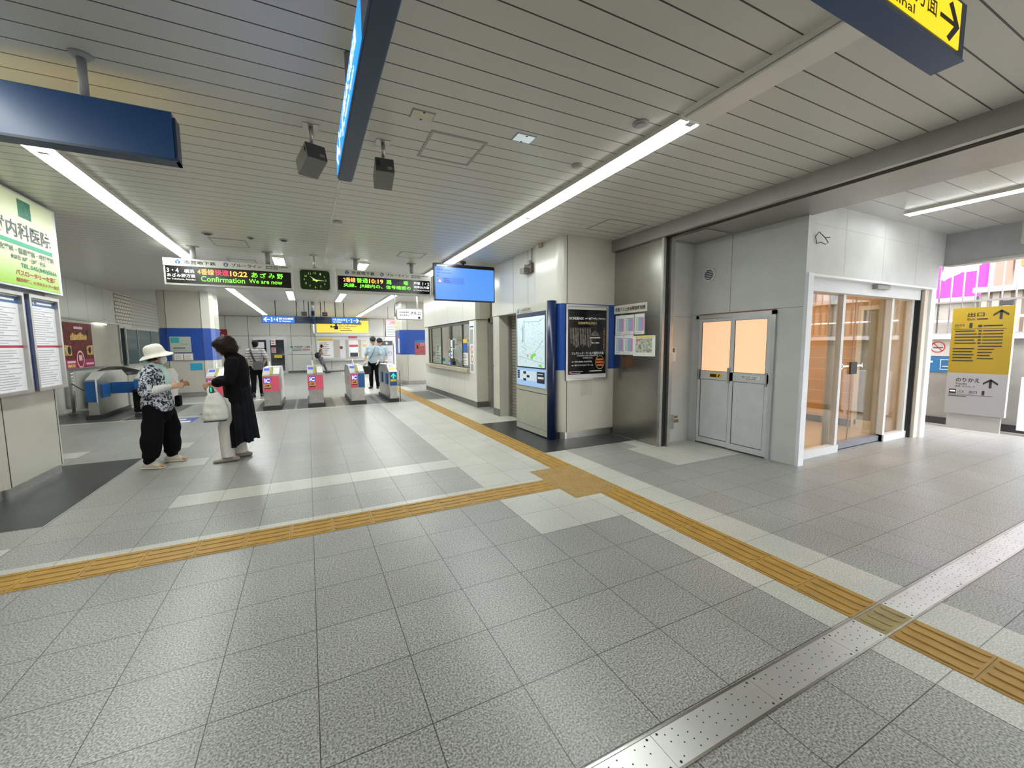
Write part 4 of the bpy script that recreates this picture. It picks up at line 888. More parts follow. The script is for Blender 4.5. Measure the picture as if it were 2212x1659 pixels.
# pink dental ad board
F = Fr('S', 18); s = thing('advert_board', 'pink and white dental advert board hanging by the far pillar', 'advert', (3.3, 18, CZ))
b = MB(); b.box(2.97, 18, 1.85, 3.65, 18.12, 2.6); b.build('case', DARK, s)
b = MB(); b.slab(F, 2.99, 2.35, 3.63, 2.58, 0, .004); b.build('pink_panel', mat('pale pink lit', (.8, .45, .47), .5, emit=(1, .4, .45), es=.35), s)
b = MB(); b.slab(F, 2.99, 1.87, 3.63, 2.35, 0, .004); b.build('white_panel', mat('pale green lit', (.75, .85, .75), .5, emit=(.8, 1, .85), es=.35), s)
b = MB(); b.text(F, 'かもい歯', 3.22, 2.41, 3.6, 2.5, .006, .01); b.build('lettering', mat('brown red ink', (.4, .05, .08), .5), s)
b = MB(); b.slab(F, 3.05, 2.40, 3.14, 2.5, .004, .006); b.build('tooth_mark', WHITE_L, s)
b = MB()
for k in range(6): b.slab(F, 3.03, 2.29-.07*k, 3.4+.1*math.sin(k*2.1), 2.305-.07*k, .004, .006)
b.build('print', INKG, s)
for px_ in (3.1, 3.5): b = MB(); b.cyl((px_, 18.06, 2.6), (px_, 18.06, CZ), .015); b.build('rod', GREYM, s)

# ================================================================== LEFT PILLAR FITTINGS
FP = Fr('E', -2.7)
s = thing('clinic_lightbox', 'large pale green lit clinic sign on the nearest pillar', 'advert', (-2.65, 6.2, 2.1))
b = MB(); b.slab(FP, 5.4, 2.10, 6.88, 3.07, 0, .1); b.build('case', ALU_W, s)
def gradient(name, c0, c1, z0, z1, e):
    m = bpy.data.materials.new(name); m.use_nodes = True; nt = m.node_tree; b = nt.nodes['Principled BSDF']
    g = nt.nodes.new('ShaderNodeNewGeometry'); sp = nt.nodes.new('ShaderNodeSeparateXYZ'); mr = nt.nodes.new('ShaderNodeMapRange'); mx = nt.nodes.new('ShaderNodeMix'); mx.data_type = 'RGBA'
    mr.inputs[1].default_value = z0; mr.inputs[2].default_value = z1
    nt.links.new(g.outputs['Position'], sp.inputs[0]); nt.links.new(sp.outputs['Z'], mr.inputs[0]); nt.links.new(mr.outputs[0], mx.inputs[0])
    mx.inputs[6].default_value = (*c0, 1); mx.inputs[7].default_value = (*c1, 1)
    nt.links.new(mx.outputs[2], b.inputs['Base Color']); nt.links.new(mx.outputs[2], b.inputs['Emission Color']); b.inputs['Emission Strength'].default_value = e*EK; b.inputs['Roughness'].default_value = .4
    return m
b = MB(); b.slab(FP, 5.42, 2.12, 6.82, 3.05, .1, .103); b.build('lit_face', gradient('printed lime face', (.28, .5, .04), (.60, .64, .42), 2.15, 2.42, .16), s)
b = MB(); b.text(FP, '村内科医院', 5.72, 2.60, 6.71, 2.77, .106, .018); b.build('name_lettering', mat('slate lettering', (.05, .06, .08), .5, var=0), s)
b = MB(); b.slab(FP, 5.42, 2.525, 6.73, 2.57, .103, .105); b.build('green_bar', mat('green bar', (.02, .33, .19), .5, var=0), s)
b = MB(); b.slab(FP, 6.16, 2.83, 6.38, 3.01, .103, .105); b.build('green_square', mat('deep green square', (.0, .16, .09), .5, var=.5, vs=25), s)
b = MB(); b.text(FP, '消化器科・循環器科・呼吸器科', 5.72, 2.44, 6.74, 2.505, .106, .03); b.text(FP, '休診日 木曜・日曜・祝日', 5.95, 2.375, 6.55, 2.425, .106, .03); b.build('lettering', mat('grey green ink', (.1, .14, .1), .5), s)
b = MB(); b.text(FP, 'TEL 045(840)5566', 6.1, 2.295, 6.77, 2.355, .106, .025); b.build('phone_lettering', mat('green ink', (.0, .22, .13), .5), s)
b = MB(); b.text(FP, 'バスロータリーを直進', 6.0, 2.22, 6.77, 2.28, .106, .03); b.text(FP, '横浜銀行、メガネストアー並び', 6.0, 2.155, 6.79, 2.195, .106, .03); b.build('red_lettering', mat('rust ink', (.42, .04, .03), .5), s)
tt = []
for i, (y0, y1) in enumerate(((5.5, 6.19), (6.285, 6.88))):
    s = thing('timetable_case', ['framed timetable case nearer the camera on the nearest pillar', 'framed timetable case at the far edge of the nearest pillar'][i], 'timetable', (-2.65, y0, 1.0), 'timetable cases on the nearest pillar')
    b = MB(); b.ring(FP, y0, 1.01, y1, 2.06, .035, 0, .06); b.slab(FP, y0, 1.01, y1, 2.06, 0, .02); b.build('frame', STEEL_M, s)
    b = MB(); b.slab(FP, y0+.035, 1.045, y1-.035, 2.025, .02, .024); b.build('sheet', mat('lit timetable paper', (.72, .72, .75), .4, emit=(.9, .9, 1), es=.12), s)
    b = MB(); b.slab(FP, y0+.035, 1.94, y1-.035, 2.01, .024, .026); b.build('header', mat('timetable blue', (.03, .1, .3), .4), s)
    b = MB(); b.text(FP, '3・4' if i else '1・2', y0+.05, 1.952, y0+.15, 1.998, .028, .02); b.slab(FP, y0+.2, 1.965, y1-.1, 1.985, .026, .028); b.slab(FP, y0+.04, 2.012, y1-.04, 2.022, .024, .028); b.build('header_lettering', WHITE_L, s)
    b = MB(); b.slab(FP, y0+.035, 1.485, y1-.035, 1.51, .024, .026); b.build('red_line', mat('crimson line', (.45, .02, .06), .5), s)
    b = MB()
    for k in range(34):
        yy = 1.91-.0255*k
        if abs(yy-1.497) < .03: continue
        b.slab(FP, y0+.06, yy, y0+.06+(y1-y0-.14)*(.5+.5*abs(math.sin(k*1.7))), yy+.007, .024, .0255)
    b.build('print', mat('timetable grey', (.4, .4, .43), .6), s)
b = MB(); b.slab(FP, 6.2, 1.03, 6.275, 2.0, .0, .03); tag(b.build('blue_post', BLUE), 'narrow blue strip between the two timetable cases', 'post')

# mid pillar notices
F = Fr('S', 15.05)
s = thing('poster_frame', 'framed area notice with teal corner on the blue band of the middle pillar', 'notice', F(-3.3, 1.35))
b = MB(); b.slab(F, -3.55, 1.33, -3.06, 1.78, .004, .02); b.build('sheet', mat('grey green sheet', (.45, .5, .45), .5), s)
b = MB(); b.slab(F, -3.53, 1.6, -3.33, 1.76, .02, .022); b.build('teal_corner', TEAL, s)
b = MB(); b.slab(F, -3.48, 1.43, -3.2, 1.47, .02, .022); b.slab(F, -3.5, 1.38, -3.12, 1.385, .02, .022); b.slab(F, -3.3, 1.56, -3.12, 1.57, .02, .022); b.build('print', INKG, s)
s = thing('leaflet_holder', 'grey holder with two white leaflets below the framed area notice', 'leaflet holder', F(-3.3, 1.1))
b = MB(); b.slab(F, -3.52, 1.085, -3.03, 1.31, .004, .03); b.build('back', GREYM, s)
for u in (-3.47, -3.24):
    b = MB(); b.slab(F, u, 1.11, u+.2, 1.28, .03, .034); p = b.build('leaflet', PAPER, s)
    b = MB()
    for k in range(5): b.slab(F, u+.02, 1.13+.028*k, u+.17-.02*(k % 2), 1.138+.028*k, .034, .036)
    b.build('print', mat('dull red ink', (.35, .2, .2), .6), p)
s = MB(); s.slab(F, -3.12, .80, -2.83, 1.0, 0, .008); tag(s.build('cyan_sign', CYAN), 'small cyan notice panel below the blue band of the middle pillar', 'sign')
# pillar 3 notices
F = Fr('S', 15.6)
s = thing('sale_poster', 'red number poster on the blue band of the pillar behind the booth', 'poster', F(3.75, 1.15))
b = MB(); b.slab(F, 3.62, 1.12, 4.2, 1.62, .004, .01); b.build('sheet', mat('dusty rose print', (.33, .08, .09), .5, var=.3, vs=14), s)
b = MB(); b.slab(F, 3.62, 1.58, 4.2, 1.68, .004, .011); b.build('header', mat('header blue', (.02, .15, .4), .5), s)
b = MB(); b.text(F, '223', 3.82, 1.47, 4.05, 1.57, .012, .02); b.build('lettering', mat('pale red ink', (.7, .35, .35), .5), s)
b = MB(); b.ell(F(3.72, 1.45, .012), (.03, .003, .05)); b.slab(F, 3.69, 1.36, 3.77, 1.41, .01, .012); b.build('figure_mark', BLACK, s)
F2 = Fr('W', 3.118)
s = thing('price_strip', 'tall white price list with red heading on the far pillar corner', 'notice', (3.12, 15.9, 1.2))
b = MB(); b.slab(F2, -16.1, 1.2, -15.85, 1.78, .004, .008); b.build('sheet', PAPER, s)
b = MB(); b.slab(F2, -16.1, 1.74, -15.85, 1.8, .004, .01); b.build('header', RED, s)
b = MB()
for k in range(8): b.slab(F2, -16.07, 1.25+.055*k, -15.9, 1.265+.055*k, .008, .01)
b.build('print', INKG, s)

# poster on the left wall board
F = Fr('E', -4.988)
s = thing('event_poster', 'dark red and gold event poster on the cream notice board', 'poster', F(13.7, 1.0))
MR = mat('dark red print', (.14, .012, .01), .45, var=.7, vs=9); GLD = mat('gold print', (.62, .40, .12), .45, var=.5, vs=20)
b = MB(); b.slab(F, 12.98, 1.0, 14.4, 2.08, .0, .006); b.build('sheet', MR, s)
b = MB(); b.slab(F, 12.98, 1.0, 14.4, 1.2, .006, .008); b.build('pink_band', mat('magenta band', (.38, .015, .12), .45), s)
b = MB(); b.poly(F, [(13.3, 1.76), (13.42, 1.84), (13.6, 1.78), (13.8, 1.86), (13.98, 1.78), (14.12, 1.82), (14.1, 1.68), (13.3, 1.66)], .006, .008)
b.poly(F, [(13.0, 1.3), (13.3, 1.3), (13.3, 1.52), (13.0, 1.55)], .006, .008); b.poly(F, [(14.05, 1.3), (14.38, 1.3), (14.38, 1.55), (14.05, 1.52)], .006, .008); b.slab(F, 13.05, 1.02, 13.4, 1.09, .008, .009); b.build('gold_shapes', GLD, s)
b = MB(); b.annulus(F, 13.68, 1.2, .15, .185, .012, k=1.15); b.slab(F, 13.5, 1.93, 13.92, 1.99, .006, .009); b.slab(F, 13.05, 1.12, 13.42, 1.17, .008, .01); b.slab(F, 13.95, 1.06, 14.35, 1.11, .008, .01); b.slab(F, 13.6, 1.17, 13.76, 1.30, .013, .014); b.build('white_shapes', mat('rose white', (.75, .55, .55), .5), s)
b = MB(); b.disc(F, 13.68, 1.2, .15, .008, .012, rv=.17); b.build('red_disc', mat('wine disc', (.3, .01, .03), .4), s)
b = MB(); b.ell(F(13.2, 1.42, .008), (.004, .08, .1)); b.ell(F(14.2, 1.42, .008), (.004, .07, .08)); b.ell(F(14.15, 1.85, .008), (.004, .06, .09)); b.build('figure_marks', BLACK, s)

# ================================================================== KIOSK MAP + PILLAR POSTER + STEEL TIMETABLES
FK = Fr('W', 3.3)
s = thing('map_kiosk', 'standing area map board with lit screen and navy post by the pillar', 'map board', (3.35, 6, 0))
b = MB(); b.box(3.3, 5.45, .02, 3.42, 6.5, 2.13); b.build('case', mat('pale olive case', (.47, .47, .39), .35, var=.03), s)
b = MB(); b.cyl((3.36, 5.42, 0), (3.36, 5.42, 2.14), .07, 20); b.build('post', NAVY, s)
b = MB(); b.slab(FK, -6.5, .695, -5.45, .705, 0, .002); b.slab(FK, -6.5, .12, -5.45, .123, 0, .002); b.build('seam', SEAM, s)
b = MB(); b.slab(FK, -6.46, 1.09, -5.49, 2.0, 0, .006); b.build('screen_frame', NAVY, s)
b = MB(); b.slab(FK, -6.44, 1.11, -5.51, 1.93, .006, .008); mp_ = b.build('map_face', mat('lit map', (.5, .6, .63), .4, emit=(.68, .86, .93), es=.42, var=.05, vs=5), s)
b = MB()
random.seed(3)
for k in range(150):
    u = -6.4+.86*random.random(); v = 1.15+.72*random.random(); q = .006+.022*random.random(); b.slab(FK, u, v, u+q, v+.004+.004*random.random(), .008, .009)
for (a, c, d_, e) in ((-6.2, 1.9, -6.25, 1.5), (-6.17, 1.88, -6.18, 1.45), (-5.55, 1.55, -5.9, 1.3), (-6.4, 1.28, -5.52, 1.18), (-6.3, 1.45, -6.1, 1.4), (-6.2, 1.86, -5.7, 1.84), (-5.7, 1.84, -5.55, 1.89)):
    n_ = Vector((c-e, d_-a)).normalized()*.0025; b.poly(FK, [(a-n_.x, c-n_.y), (a+n_.x, c+n_.y), (d_+n_.x, e+n_.y), (d_-n_.x, e-n_.y)], .008, .0092)
b.build('streets', mat('map grey', (.16, .22, .27), .5), mp_)
b = MB(); b.poly(FK, [(-5.96, 1.25), (-5.9, 1.23), (-5.87, 1.28), (-5.8, 1.29), (-5.79, 1.34), (-5.86, 1.33), (-5.95, 1.31)], .008, .0095); b.poly(FK, [(-5.7, 1.13), (-5.6, 1.12), (-5.6, 1.155), (-5.68, 1.165)], .008, .0095); b.build('park', glow('map green', (.25, .85, .05), .8), mp_)
b = MB(); b.poly(FK, [(-6.09, 1.27), (-6.03, 1.27), (-6.05, 1.32), (-6.07, 1.32)], .008, .0095); b.build('station_mark', mat('map pink', (.7, .25, .35), .5), mp_)
b = MB(); b.slab(FK, -6.24, 1.52, -6.215, 1.78, .008, .0095); b.build('river', mat('map slate', (.2, .26, .4), .5), mp_)
b = MB(); b.slab(FK, -6.46, .79, -5.49, 1.085, 0, .008); lp_ = b.build('lower_screen', glow('pale blue screen', (.38, .62, .95), .85), s)
b = MB(); b.slab(FK, -6.43, .88, -5.78, 1.04, .008, .009); b.build('advert_ground', glow('pale advert', (.7, .85, .9), .8), lp_)
b = MB(); b.slab(FK, -5.75, .86, -5.51, 1.04, .008, .0095)
for k in range(4): b.slab(FK, -6.43, .9+.037*k, -6.35, .93+.037*k, .009, .0095)
b.slab(FK, -6.22, .985, -6.12, 1.03, .009, .0095); b.slab(FK, -6.1, .93, -6.0, .97, .009, .0095); b.slab(FK, -6.22, .87, -6.12, .91, .009, .0095); b.build('dark_adverts', mat('advert dark', (.01, .015, .04), .5), lp_)
b = MB(); b.slab(FK, -5.72, .93, -5.54, .965, .0095, .0105); b.slab(FK, -5.73, 1.0, -5.56, 1.012, .0095, .0105); b.build('advert_bar', WHITE_L, lp_)
b = MB(); b.text(FK, '上永谷駅周辺案内', -6.34, 2.035, -5.98, 2.085, .002, .0); b.text(FK, 'Kaminagaya Sta. Area Map', -6.34, 2.005, -5.9, 2.025, .002, .0); b.build('lettering', INK, s)
b1, b2 = MB(), MB(); logo(b1, b2, FK, -6.42, 2.05, .04, .001); b1.build('emblem', MATS['emblem blue'], s); b2.build('emblem_mark', WHITE_L, s)

F = Fr('S', 5.3)
s = thing('movie_poster', 'framed black movie poster on the pillar beside the map board', 'poster', F(3.93, .9))
b = MB(); b.ring(F, 3.53, .92, 4.335, 2.085, .03, 0, .03); b.slab(F, 3.53, .92, 4.335, 2.085, 0, .012); b.build('frame', STEEL_M, s)
PB = mat('glossy black poster', (.006, .006, .007), .12, spec=.6, var=0)
b = MB(); b.slab(F, 3.56, .95, 4.31, 2.055, .012, .015); b.build('sheet', mat('poster margin', (.6, .6, .6), .3, var=0), s)
b = MB(); b.slab(F, 3.57, 1.01, 4.30, 2.01, .015, .017); b.build('print', PB, s)
b = MB(); b.text(F, 'SCREENX', 3.59, 1.855, 3.86, 1.895, .019, .02); b.text(F, 'with', 3.88, 1.865, 3.94, 1.89, .019, .01); b.text(F, 'Dolby Atmos', 4.0, 1.855, 4.28, 1.897, .019, .0); b.slab(F, 3.96, 1.86, 3.99, 1.89, .017, .019)
b.text(F, 'ジュラシック・ワールド/復活の大地', 3.64, 1.315, 4.25, 1.36, .019, .01); b.text(F, 'SCREENX with DolbyAtmos', 3.74, 1.285, 4.14, 1.308, .019, .005); b.text(F, '[字幕版(予定)]', 3.85, 1.25, 4.03, 1.275, .019, .0)
b.text(F, '7月31日(木) 18:20(予定)', 3.69, 1.19, 4.02, 1.22, .019, .01); b.text(F, '横浜ブルク13[シアター12]', 3.69, 1.135, 4.04, 1.165, .019, .01); b.slab(F, 3.64, 1.2, 3.67, 1.21, .017, .019); b.slab(F, 3.64, 1.145, 3.67, 1.155, .017, .019)
b.text(F, '8.8', 4.02, 1.485, 4.07, 1.51, .019, .01); b.slab(F, 4.09, 1.49, 4.16, 1.505, .017, .019); b.slab(F, 3.64, 1.05, 3.85, 1.056, .017, .019); b.slab(F, 4.0, 1.05, 4.22, 1.06, .017, .019); b.slab(F, 3.62, 1.025, 3.8, 1.03, .017, .019); b.slab(F, 3.98, 1.57, 4.18, 1.585, .017, .019)
b.build('white_lettering', WHITE_L, s)
b = MB(); b.text(F, '特別試写会決定!!', 3.75, 1.785, 4.11, 1.825, .019, .01); b.annulus(F, 4.18, 1.19, .083, .09, .019, k=1.2); b.build('gold_lettering', GLD, s)
b = MB(); b.slab(F, 4.11, 1.22, 4.24, 1.25, .017, .019); b.slab(F, 4.11, 1.175, 4.25, 1.205, .017, .019); b.slab(F, 4.12, 1.13, 4.24, 1.16, .017, .019); b.slab(F, 3.6, 1.03, 3.63, 1.06, .017, .019); b.slab(F, 3.97, 1.045, 3.995, 1.06, .017, .019)
for k, ch in enumerate('人類最大級の衝撃へ'): b.text(F, ch, 4.245, 1.70-.042*k, 4.275, 1.735-.042*k, .019, .01)
b.build('orange_lettering', mat('orange ink', (.65, .16, .03), .5, var=0), s)
b = MB()
for k in range(9): a_ = 3.6+.045*k; b.poly(F, [(a_, 1.72), (a_+.03, 1.74), (a_+.045+.01*(k % 3), 1.5-.03*(k % 4)), (a_+.02, 1.48-.03*(k % 3))], .017, .0185)
b.poly(F, [(3.98, 1.6), (4.03, 1.66), (4.08, 1.69), (4.13, 1.65), (4.18, 1.6)], .017, .0185); b.build('rocky_artwork', mat('murky artwork', (.10, .085, .075), .4, var=.8, vs=30), s)
sheet('taped_paper', 'faded pale paper taped below the movie poster frame', F, 3.83, .66, 4.05, .93, m=mat('faded paper', (.47, .46, .41), .6), lines=8, d=.0, ink=mat('faint ink', (.38, .37, .33), .6), cat='paper')
# steel face papers
FS = Fr('W', 4.462)
FS2 = Fr('W', 4.47)
s = thing('title_plate', 'white plate reading 市営バス上永谷駅前時刻表 on the steel panel', 'sign', FS(-4.95, 1.95))
b = MB(); b.slab(FS2, -5.29, 1.955, -4.57, 2.085, 0, .008); b.build('plate', mat('cream plate', (.62, .6, .52), .5), s)
b = MB(); b.text(FS2, '市営バス上永谷駅前時刻表', -5.26, 1.985, -4.6, 2.05, .010, .03); b.build('lettering', INK, s)
names = ['first bus timetable sheet in the upper row, beside the pillar edge', 'middle bus timetable sheet in the upper row', 'bus timetable sheet directly above the small map sheet', 'bus timetable sheet in the lower row, beside the pillar edge', 'bus timetable sheet in the lower row, touching the small map sheet']
for i, (y0, z0) in enumerate(((5.255, 1.62), (5.045, 1.62), (4.825, 1.62), (5.265, 1.31), (5.05, 1.31))):
    s = thing('bus_timetable', names[i], 'timetable', FS2(-y0, z0), 'bus timetable sheets on the steel panel')
    u0, u1 = -y0, -y0+.205; h = .31
    b = MB(); b.slab(FS2, u0, z0, u1, z0+h-.005, 0, .004); b.build('sheet', PAPER, s)
    for c0, c1, mm in ((.38, .55, mat('pale teal', (.25, .55, .6), .6, var=0)), (.55, .72, mat('pale blue', (.35, .42, .68), .6, var=0)), (.72, .95, mat('pale magenta', (.62, .28, .5), .6, var=0))):
        b = MB(); b.slab(FS2, u0+(u1-u0)*c0, z0+.05, u0+(u1-u0)*c1, z0+h-.065, .004, .005); b.build('column', mm, s)
    b = MB(); b.slab(FS2, u0+.02, z0+h-.062, u1-.02, z0+h-.056, .004, .006)
    for k in range(12): b.slab(FS2, u0+.03, z0+.06+.015*k, u0+.07, z0+.065+.015*k, .004, .005)
    b.slab(FS2, u0+.02, z0+.025, u1-.06, z0+.03, .004, .005); b.build('print', INKG, s)
s = thing('map_sheet', 'white sheet with yellow heading and small street map on the steel panel', 'map', FS2(-4.6, 1.29))
b = MB(); b.slab(FS2, -4.835, 1.295, -4.39, 1.6, .008, .012); b.build('sheet', PAPER, s)
b = MB(); b.slab(FS2, -4.79, 1.565, -4.43, 1.585, .012, .013); b.build('heading', mat('bright yellow', (.8, .65, .03), .5, var=0), s)
b = MB(); b.slab(FS2, -4.78, 1.35, -4.45, 1.555, .012, .013); b.build('street_map', mat('street map print', (.42, .45, .36), .6, var=.6, vs=30), s)
b = MB(); b.slab(FS2, -4.775, 1.52, -4.69, 1.55, .013, .014); b.build('pink_label', mat('pink label', (.7, .2, .3), .5), s)

# alarm / sensor box on the wall above kiosk
FW = Fr('W', 3.5)
s = thing('wall_sensor', 'brown sensor box with grey lens on the wall above the map board', 'sensor', FW(-6.4, 2.7))
b = MB(); b.slab(FW, -6.46, 2.70, -6.22, 2.86, 0, .05); b.build('back_plate', mat('brown box', (.10, .075, .06), .5), s)
b = MB(); b.slab(FW, -6.48, 2.70, -6.33, 2.79, .05, .13); b.build('lens', mat('taupe box', (.17, .14, .12), .4), s)
b = MB(); b.slab(FW, -6.33, 2.83, -6.24, 2.90, .03, .08); b.build('terminal', GREYM, s)
s = thing('wall_conduit', 'thin cream conduits running down from the ceiling by the sensor', 'conduit', FW(-6.0, 3.0))
b = MB(); b.cyl((3.49, 6.28, 2.88), (3.49, 6.28, CZ), .01); b.cyl((3.49, 5.86, 2.19), (3.49, 5.86, CZ), .011); b.build('pipe', mat('cream conduit', (.5, .46, .38), .5), s)
b = MB(); b.box(3.42, 5.82, 3.03, 3.5, 5.92, CZ); b.build('junction', mat('tan box', (.36, .28, .2), .5), s)

# ================================================================== TICKET GATES
YB = mat('yellow dark stripe', (.35, .33, .05), .5, var=0)
PURP = mat('purple blue reader', (.06, .06, .55), .35, emit=(.15, .15, 1), es=.25, var=0)
WTOP = mat('gate top white', (.62, .63, .62), .3, .2, var=0)
GBLUE = mat('gate blue', (.01, .1, .33), .4, var=0)
def gate(x0, x1, y0, label, kind, L=1.8):
    s = thing('ticket_gate', label, 'ticket gate', ((x0+x1)/2, y0+L/2, 0), 'ticket gates')
    F = Fr('S', y0); w = x1-x0; y1 = y0+L
    b = MB(); b.box(x0-.02, y0-.02, 0, x1+.02, y1+.02, .09); b.build('plinth', DARK, s)
    b = MB(); b.box(x0+.015, y0+.03, .09, x1-.015, y1-.03, .41); b.build('pedestal', STEEL_M, s)
    # upper body profile
    pr = [(y0, .40), (y1, .40), (y1, .80), (y1-.3, .97), (y0+.42, .97), (y0+.06, .82), (y0, .80)]
    b = MB(); vs = [(x, y, z) for x in (x0, x1) for y, z in pr]; n = len(pr)
    b.add(vs, [tuple(range(n)), tuple(range(2*n-1, n-1, -1))]+[(i, n+i, n+(i+1) % n, (i+1) % n) for i in range(n)]); b.build('body', STEEL_M, s)
    def top(a, c, t0, t1, m, nm, h=.006):   # patch on slanted top
        def P(u, t, e): return Vector((x0+w*u, y0+.06+.36*t, .82+.15*t+e))
        q = MB(); vv = [P(u, t, e) for e in (0, h) for t in (t0, t1) for u in (a, c)]
        q.add(vv, [(0, 2, 3, 1), (4, 5, 7, 6), (0, 1, 5, 4), (2, 6, 7, 3), (0, 4, 6, 2), (1, 3, 7, 5)]); return q.build(nm, m, s)
    if kind == 'wide' or kind == 'mixed':
        b = MB(); b.slab(F, x0+.01, .425, x0+w*.5, .785, 0, .008); b.build('front_panel', PINK, s)
        b = MB(); b.slab(F, x0+w*.53, .425, x1-.01, .785, 0, .008); b.build('front_panel', PINK if kind == 'wide' else mat('deep blue panel', (.01, .09, .3), .4, var=0), s)
        b = MB(); b.slab(F, x0+.03, .62, x0+w*.47, .75, .008, .011); b.build('ic_plate', PURP, s)
        b = MB(); b.text(F, 'IC', x0+.045, .635, x0+w*.44, .735, .013, .03); b.build('ic_lettering', mat('ic white', (.8, .8, .8), .4, emit=(1, 1, 1), es=.6, var=0), s)
        b = MB(); b.slab(F, x0+.035, .53, x0+w*.47, .60, .008, .011); b.build('yellow_plate', YEL, s)
        b = MB(); b.poly(F, [(x0+.05, .555), (x0+w*.3, .555), (x0+w*.3, .54), (x0+w*.44, .567), (x0+w*.3, .59), (x0+w*.3, .575), (x0+.05, .575)], .011, .013); b.slab(F, x0+.035, .495, x0+w*.47, .515, .008, .011); b.build('arrow_mark', INK, s)
        top(0.0, .42, 0, 1, WTOP, 'reader_cover'); top(.06, .38, .55, .85, PURP, 'ic_reader', .012); top(.42, .56, -.05, 1, YB, 'stripe_strip', .02); top(.6, .98, .05, .9, WHITE_G, 'ticket_slot', .01)
        b = MB(); b.tube([(x0+w*.4, y0+.42, .97), (x0+w*.35, y0+.55, 1.08)], [.02, .018], 10); b.build('sensor_stalk', ALU_W, s)
        b = MB(); b.ell((x0+w*.35, y0+.56, 1.1), (.02, .02, .02)); b.build('sensor_head', mat('white lamp tip', (.8, .85, .9), .2), s)
        b = MB(); b.box(x0-.002, y0+.3, .45, x0+.0, y0+.9, .7); b.box(x1, y0+.3, .45, x1+.003, y0+.9, .7); b.build('side_panel', mat('faded pink panel', (.5, .22, .22), .4, var=0), s)
    elif kind == 'narrow':
        b = MB(); b.slab(F, x0+.015, .43, x1-.015, .79, 0, .008); b.build('front_panel', mat('deep blue panel', (.01, .09, .3), .4, var=0), s)
        b = MB(); b.poly(F, [(x0+w*.5, .76), (x0+w*.22, .69), (x0+w*.22, .66), (x0+w*.43, .71), (x0+w*.43, .62), (x0+w*.57, .62), (x0+w*.57, .71), (x0+w*.78, .66), (x0+w*.78, .69)], .008, .011); b.build('green_arrow', glow('green arrow', (0, 1, .4), 2.), s)
        b = MB(); b.slab(F, x0+.03, .54, x1-.03, .6, .008, .011); b.build('yellow_plate', YEL, s)
        top(.02, .98, 0, 1, WTOP, 'reader_cover'); top(.15, .85, .1, .5, YEL, 'yellow_reader', .012); top(.2, .8, .6, .9, PURP, 'ic_reader', .012)
        b = MB(); b.tube([(x1+.07, y0+.05, 0), (x1+.07, y0+.05, .82), (x1+.05, y0+.08, .88), (x1-.01, y0+.2, .88)], [.014]*4, 10); b.build('handrail', STEEL, s)
        b = MB(); b.ell((x0+w*.1, y0+.45, 1.05), (.035, .035, .035)); b.cyl((x0+w*.1, y0+.45, .95), (x0+w*.1, y0+.45, 1.03), .015); b.build('sensor_dome', mat('clear dome', (.6, .6, .6), .1), s)
        b = MB(); b.box(x0-.03, y0+.25, .45, x0, y0+.5, .75, .01); b.box(x0-.03, y0+1.0, .45, x0, y0+1.25, .75, .01); b.build('flap', GBLUE, s)
    else:
        top(.0, 1., 0, 1, WTOP, 'reader_cover')
        b = MB(); b.box(x0+.005, y0-.025, .36, x1-.005, y0+.02, .79, .01); b.box(x1, y0+.15, .43, x1+.03, y0+.5, .72, .01); b.build('blue_flap', GBLUE, s)
        b = MB(); b.tube([(x1-.01, y0-.04, .36), (x1-.01, y0-.04, .84)], [.014]*2, 10); b.build('grab_bar', ALU_W, s)
    return s
gate(-.98, -.63, 11.08, 'pink fronted IC ticket gate standing beside the striped shirt man', 'wide')
gate(-.04, .31, 11.06, 'pink fronted IC ticket gate, middle one of the three beyond the clock', 'wide')
gate(.92, 1.27, 11.05, 'IC ticket gate with one pink and one blue panel', 'mixed')
gate(1.87, 2.08, 11.02, 'narrow ticket gate with green arrow next to the officer', 'narrow')
gate(-2.05, -1.7, 11.08, 'IC ticket gate mostly hidden behind the woman in black', 'wide')
gate(-3.33, -2.99, 11.3, 'grey ticket gate with blue flap behind the woman in the white hat', 'blank')
gate(-4.12, -3.92, 11.35, 'grey ticket gate nearest the left wall with blue end', 'blank', 1.6)
fb = MB(); fb.box(-3.92, 12.0, .47, -3.33, 12.03, .72, .01); tag(fb.build('gate_flap', GBLUE), 'closed blue flap between the two grey ticket gates', 'gate flap')
s = thing('barrier_post', 'dark steel post with a sagging chain beside the left gates', 'barrier post', (-4.75, 12.5, 0))
b = MB(); b.cyl((-4.75, 12.5, 0), (-4.75, 12.5, .82), .03); b.cyl((-4.75, 12.5, 0), (-4.75, 12.5, .02), .09); b.build('post', GREYM, s)
b = MB(); b.tube([(-4.75+.63*t, 12.5-.5*t, .70-.25*t+.2*(t*t-t)) for t in [k/8 for k in range(9)]], [.012]*9, 6); b.build('chain', DARK, s)
s = thing('fare_machine', 'black hooded machine on grey cabinet behind the leftmost gate', 'machine', (-4.4, 14.0, 0))
b = MB(); b.box(-4.85, 13.6, 0, -4.1, 14.6, .78, .01); b.build('cabinet', mat('olive grey cabinet', (.30, .30, .27), .5), s)
b = MB(); b.tube([(-4.45, 13.65, .80), (-4.45, 14.0, .84), (-4.45, 14.55, .80)], [(.36, .12), (.38, .16), (.36, .12)], 16, side=(1, 0, 0)); b.build('hood', BLACK, s)
s = thing('button_panel', 'narrow steel panel with a row of white buttons by the notice board', 'control panel', (-4.95, 13.0, .1))
b = MB(); b.box(-5.0, 12.85, .1, -4.9, 13.05, .95); b.build('case', STEEL_M, s)
b = MB()
for k in range(6): b.box(-4.9, 12.9, .5+.075*k, -4.885, 13.0, .54+.075*k)
b.build('button', WHITE_G, s)
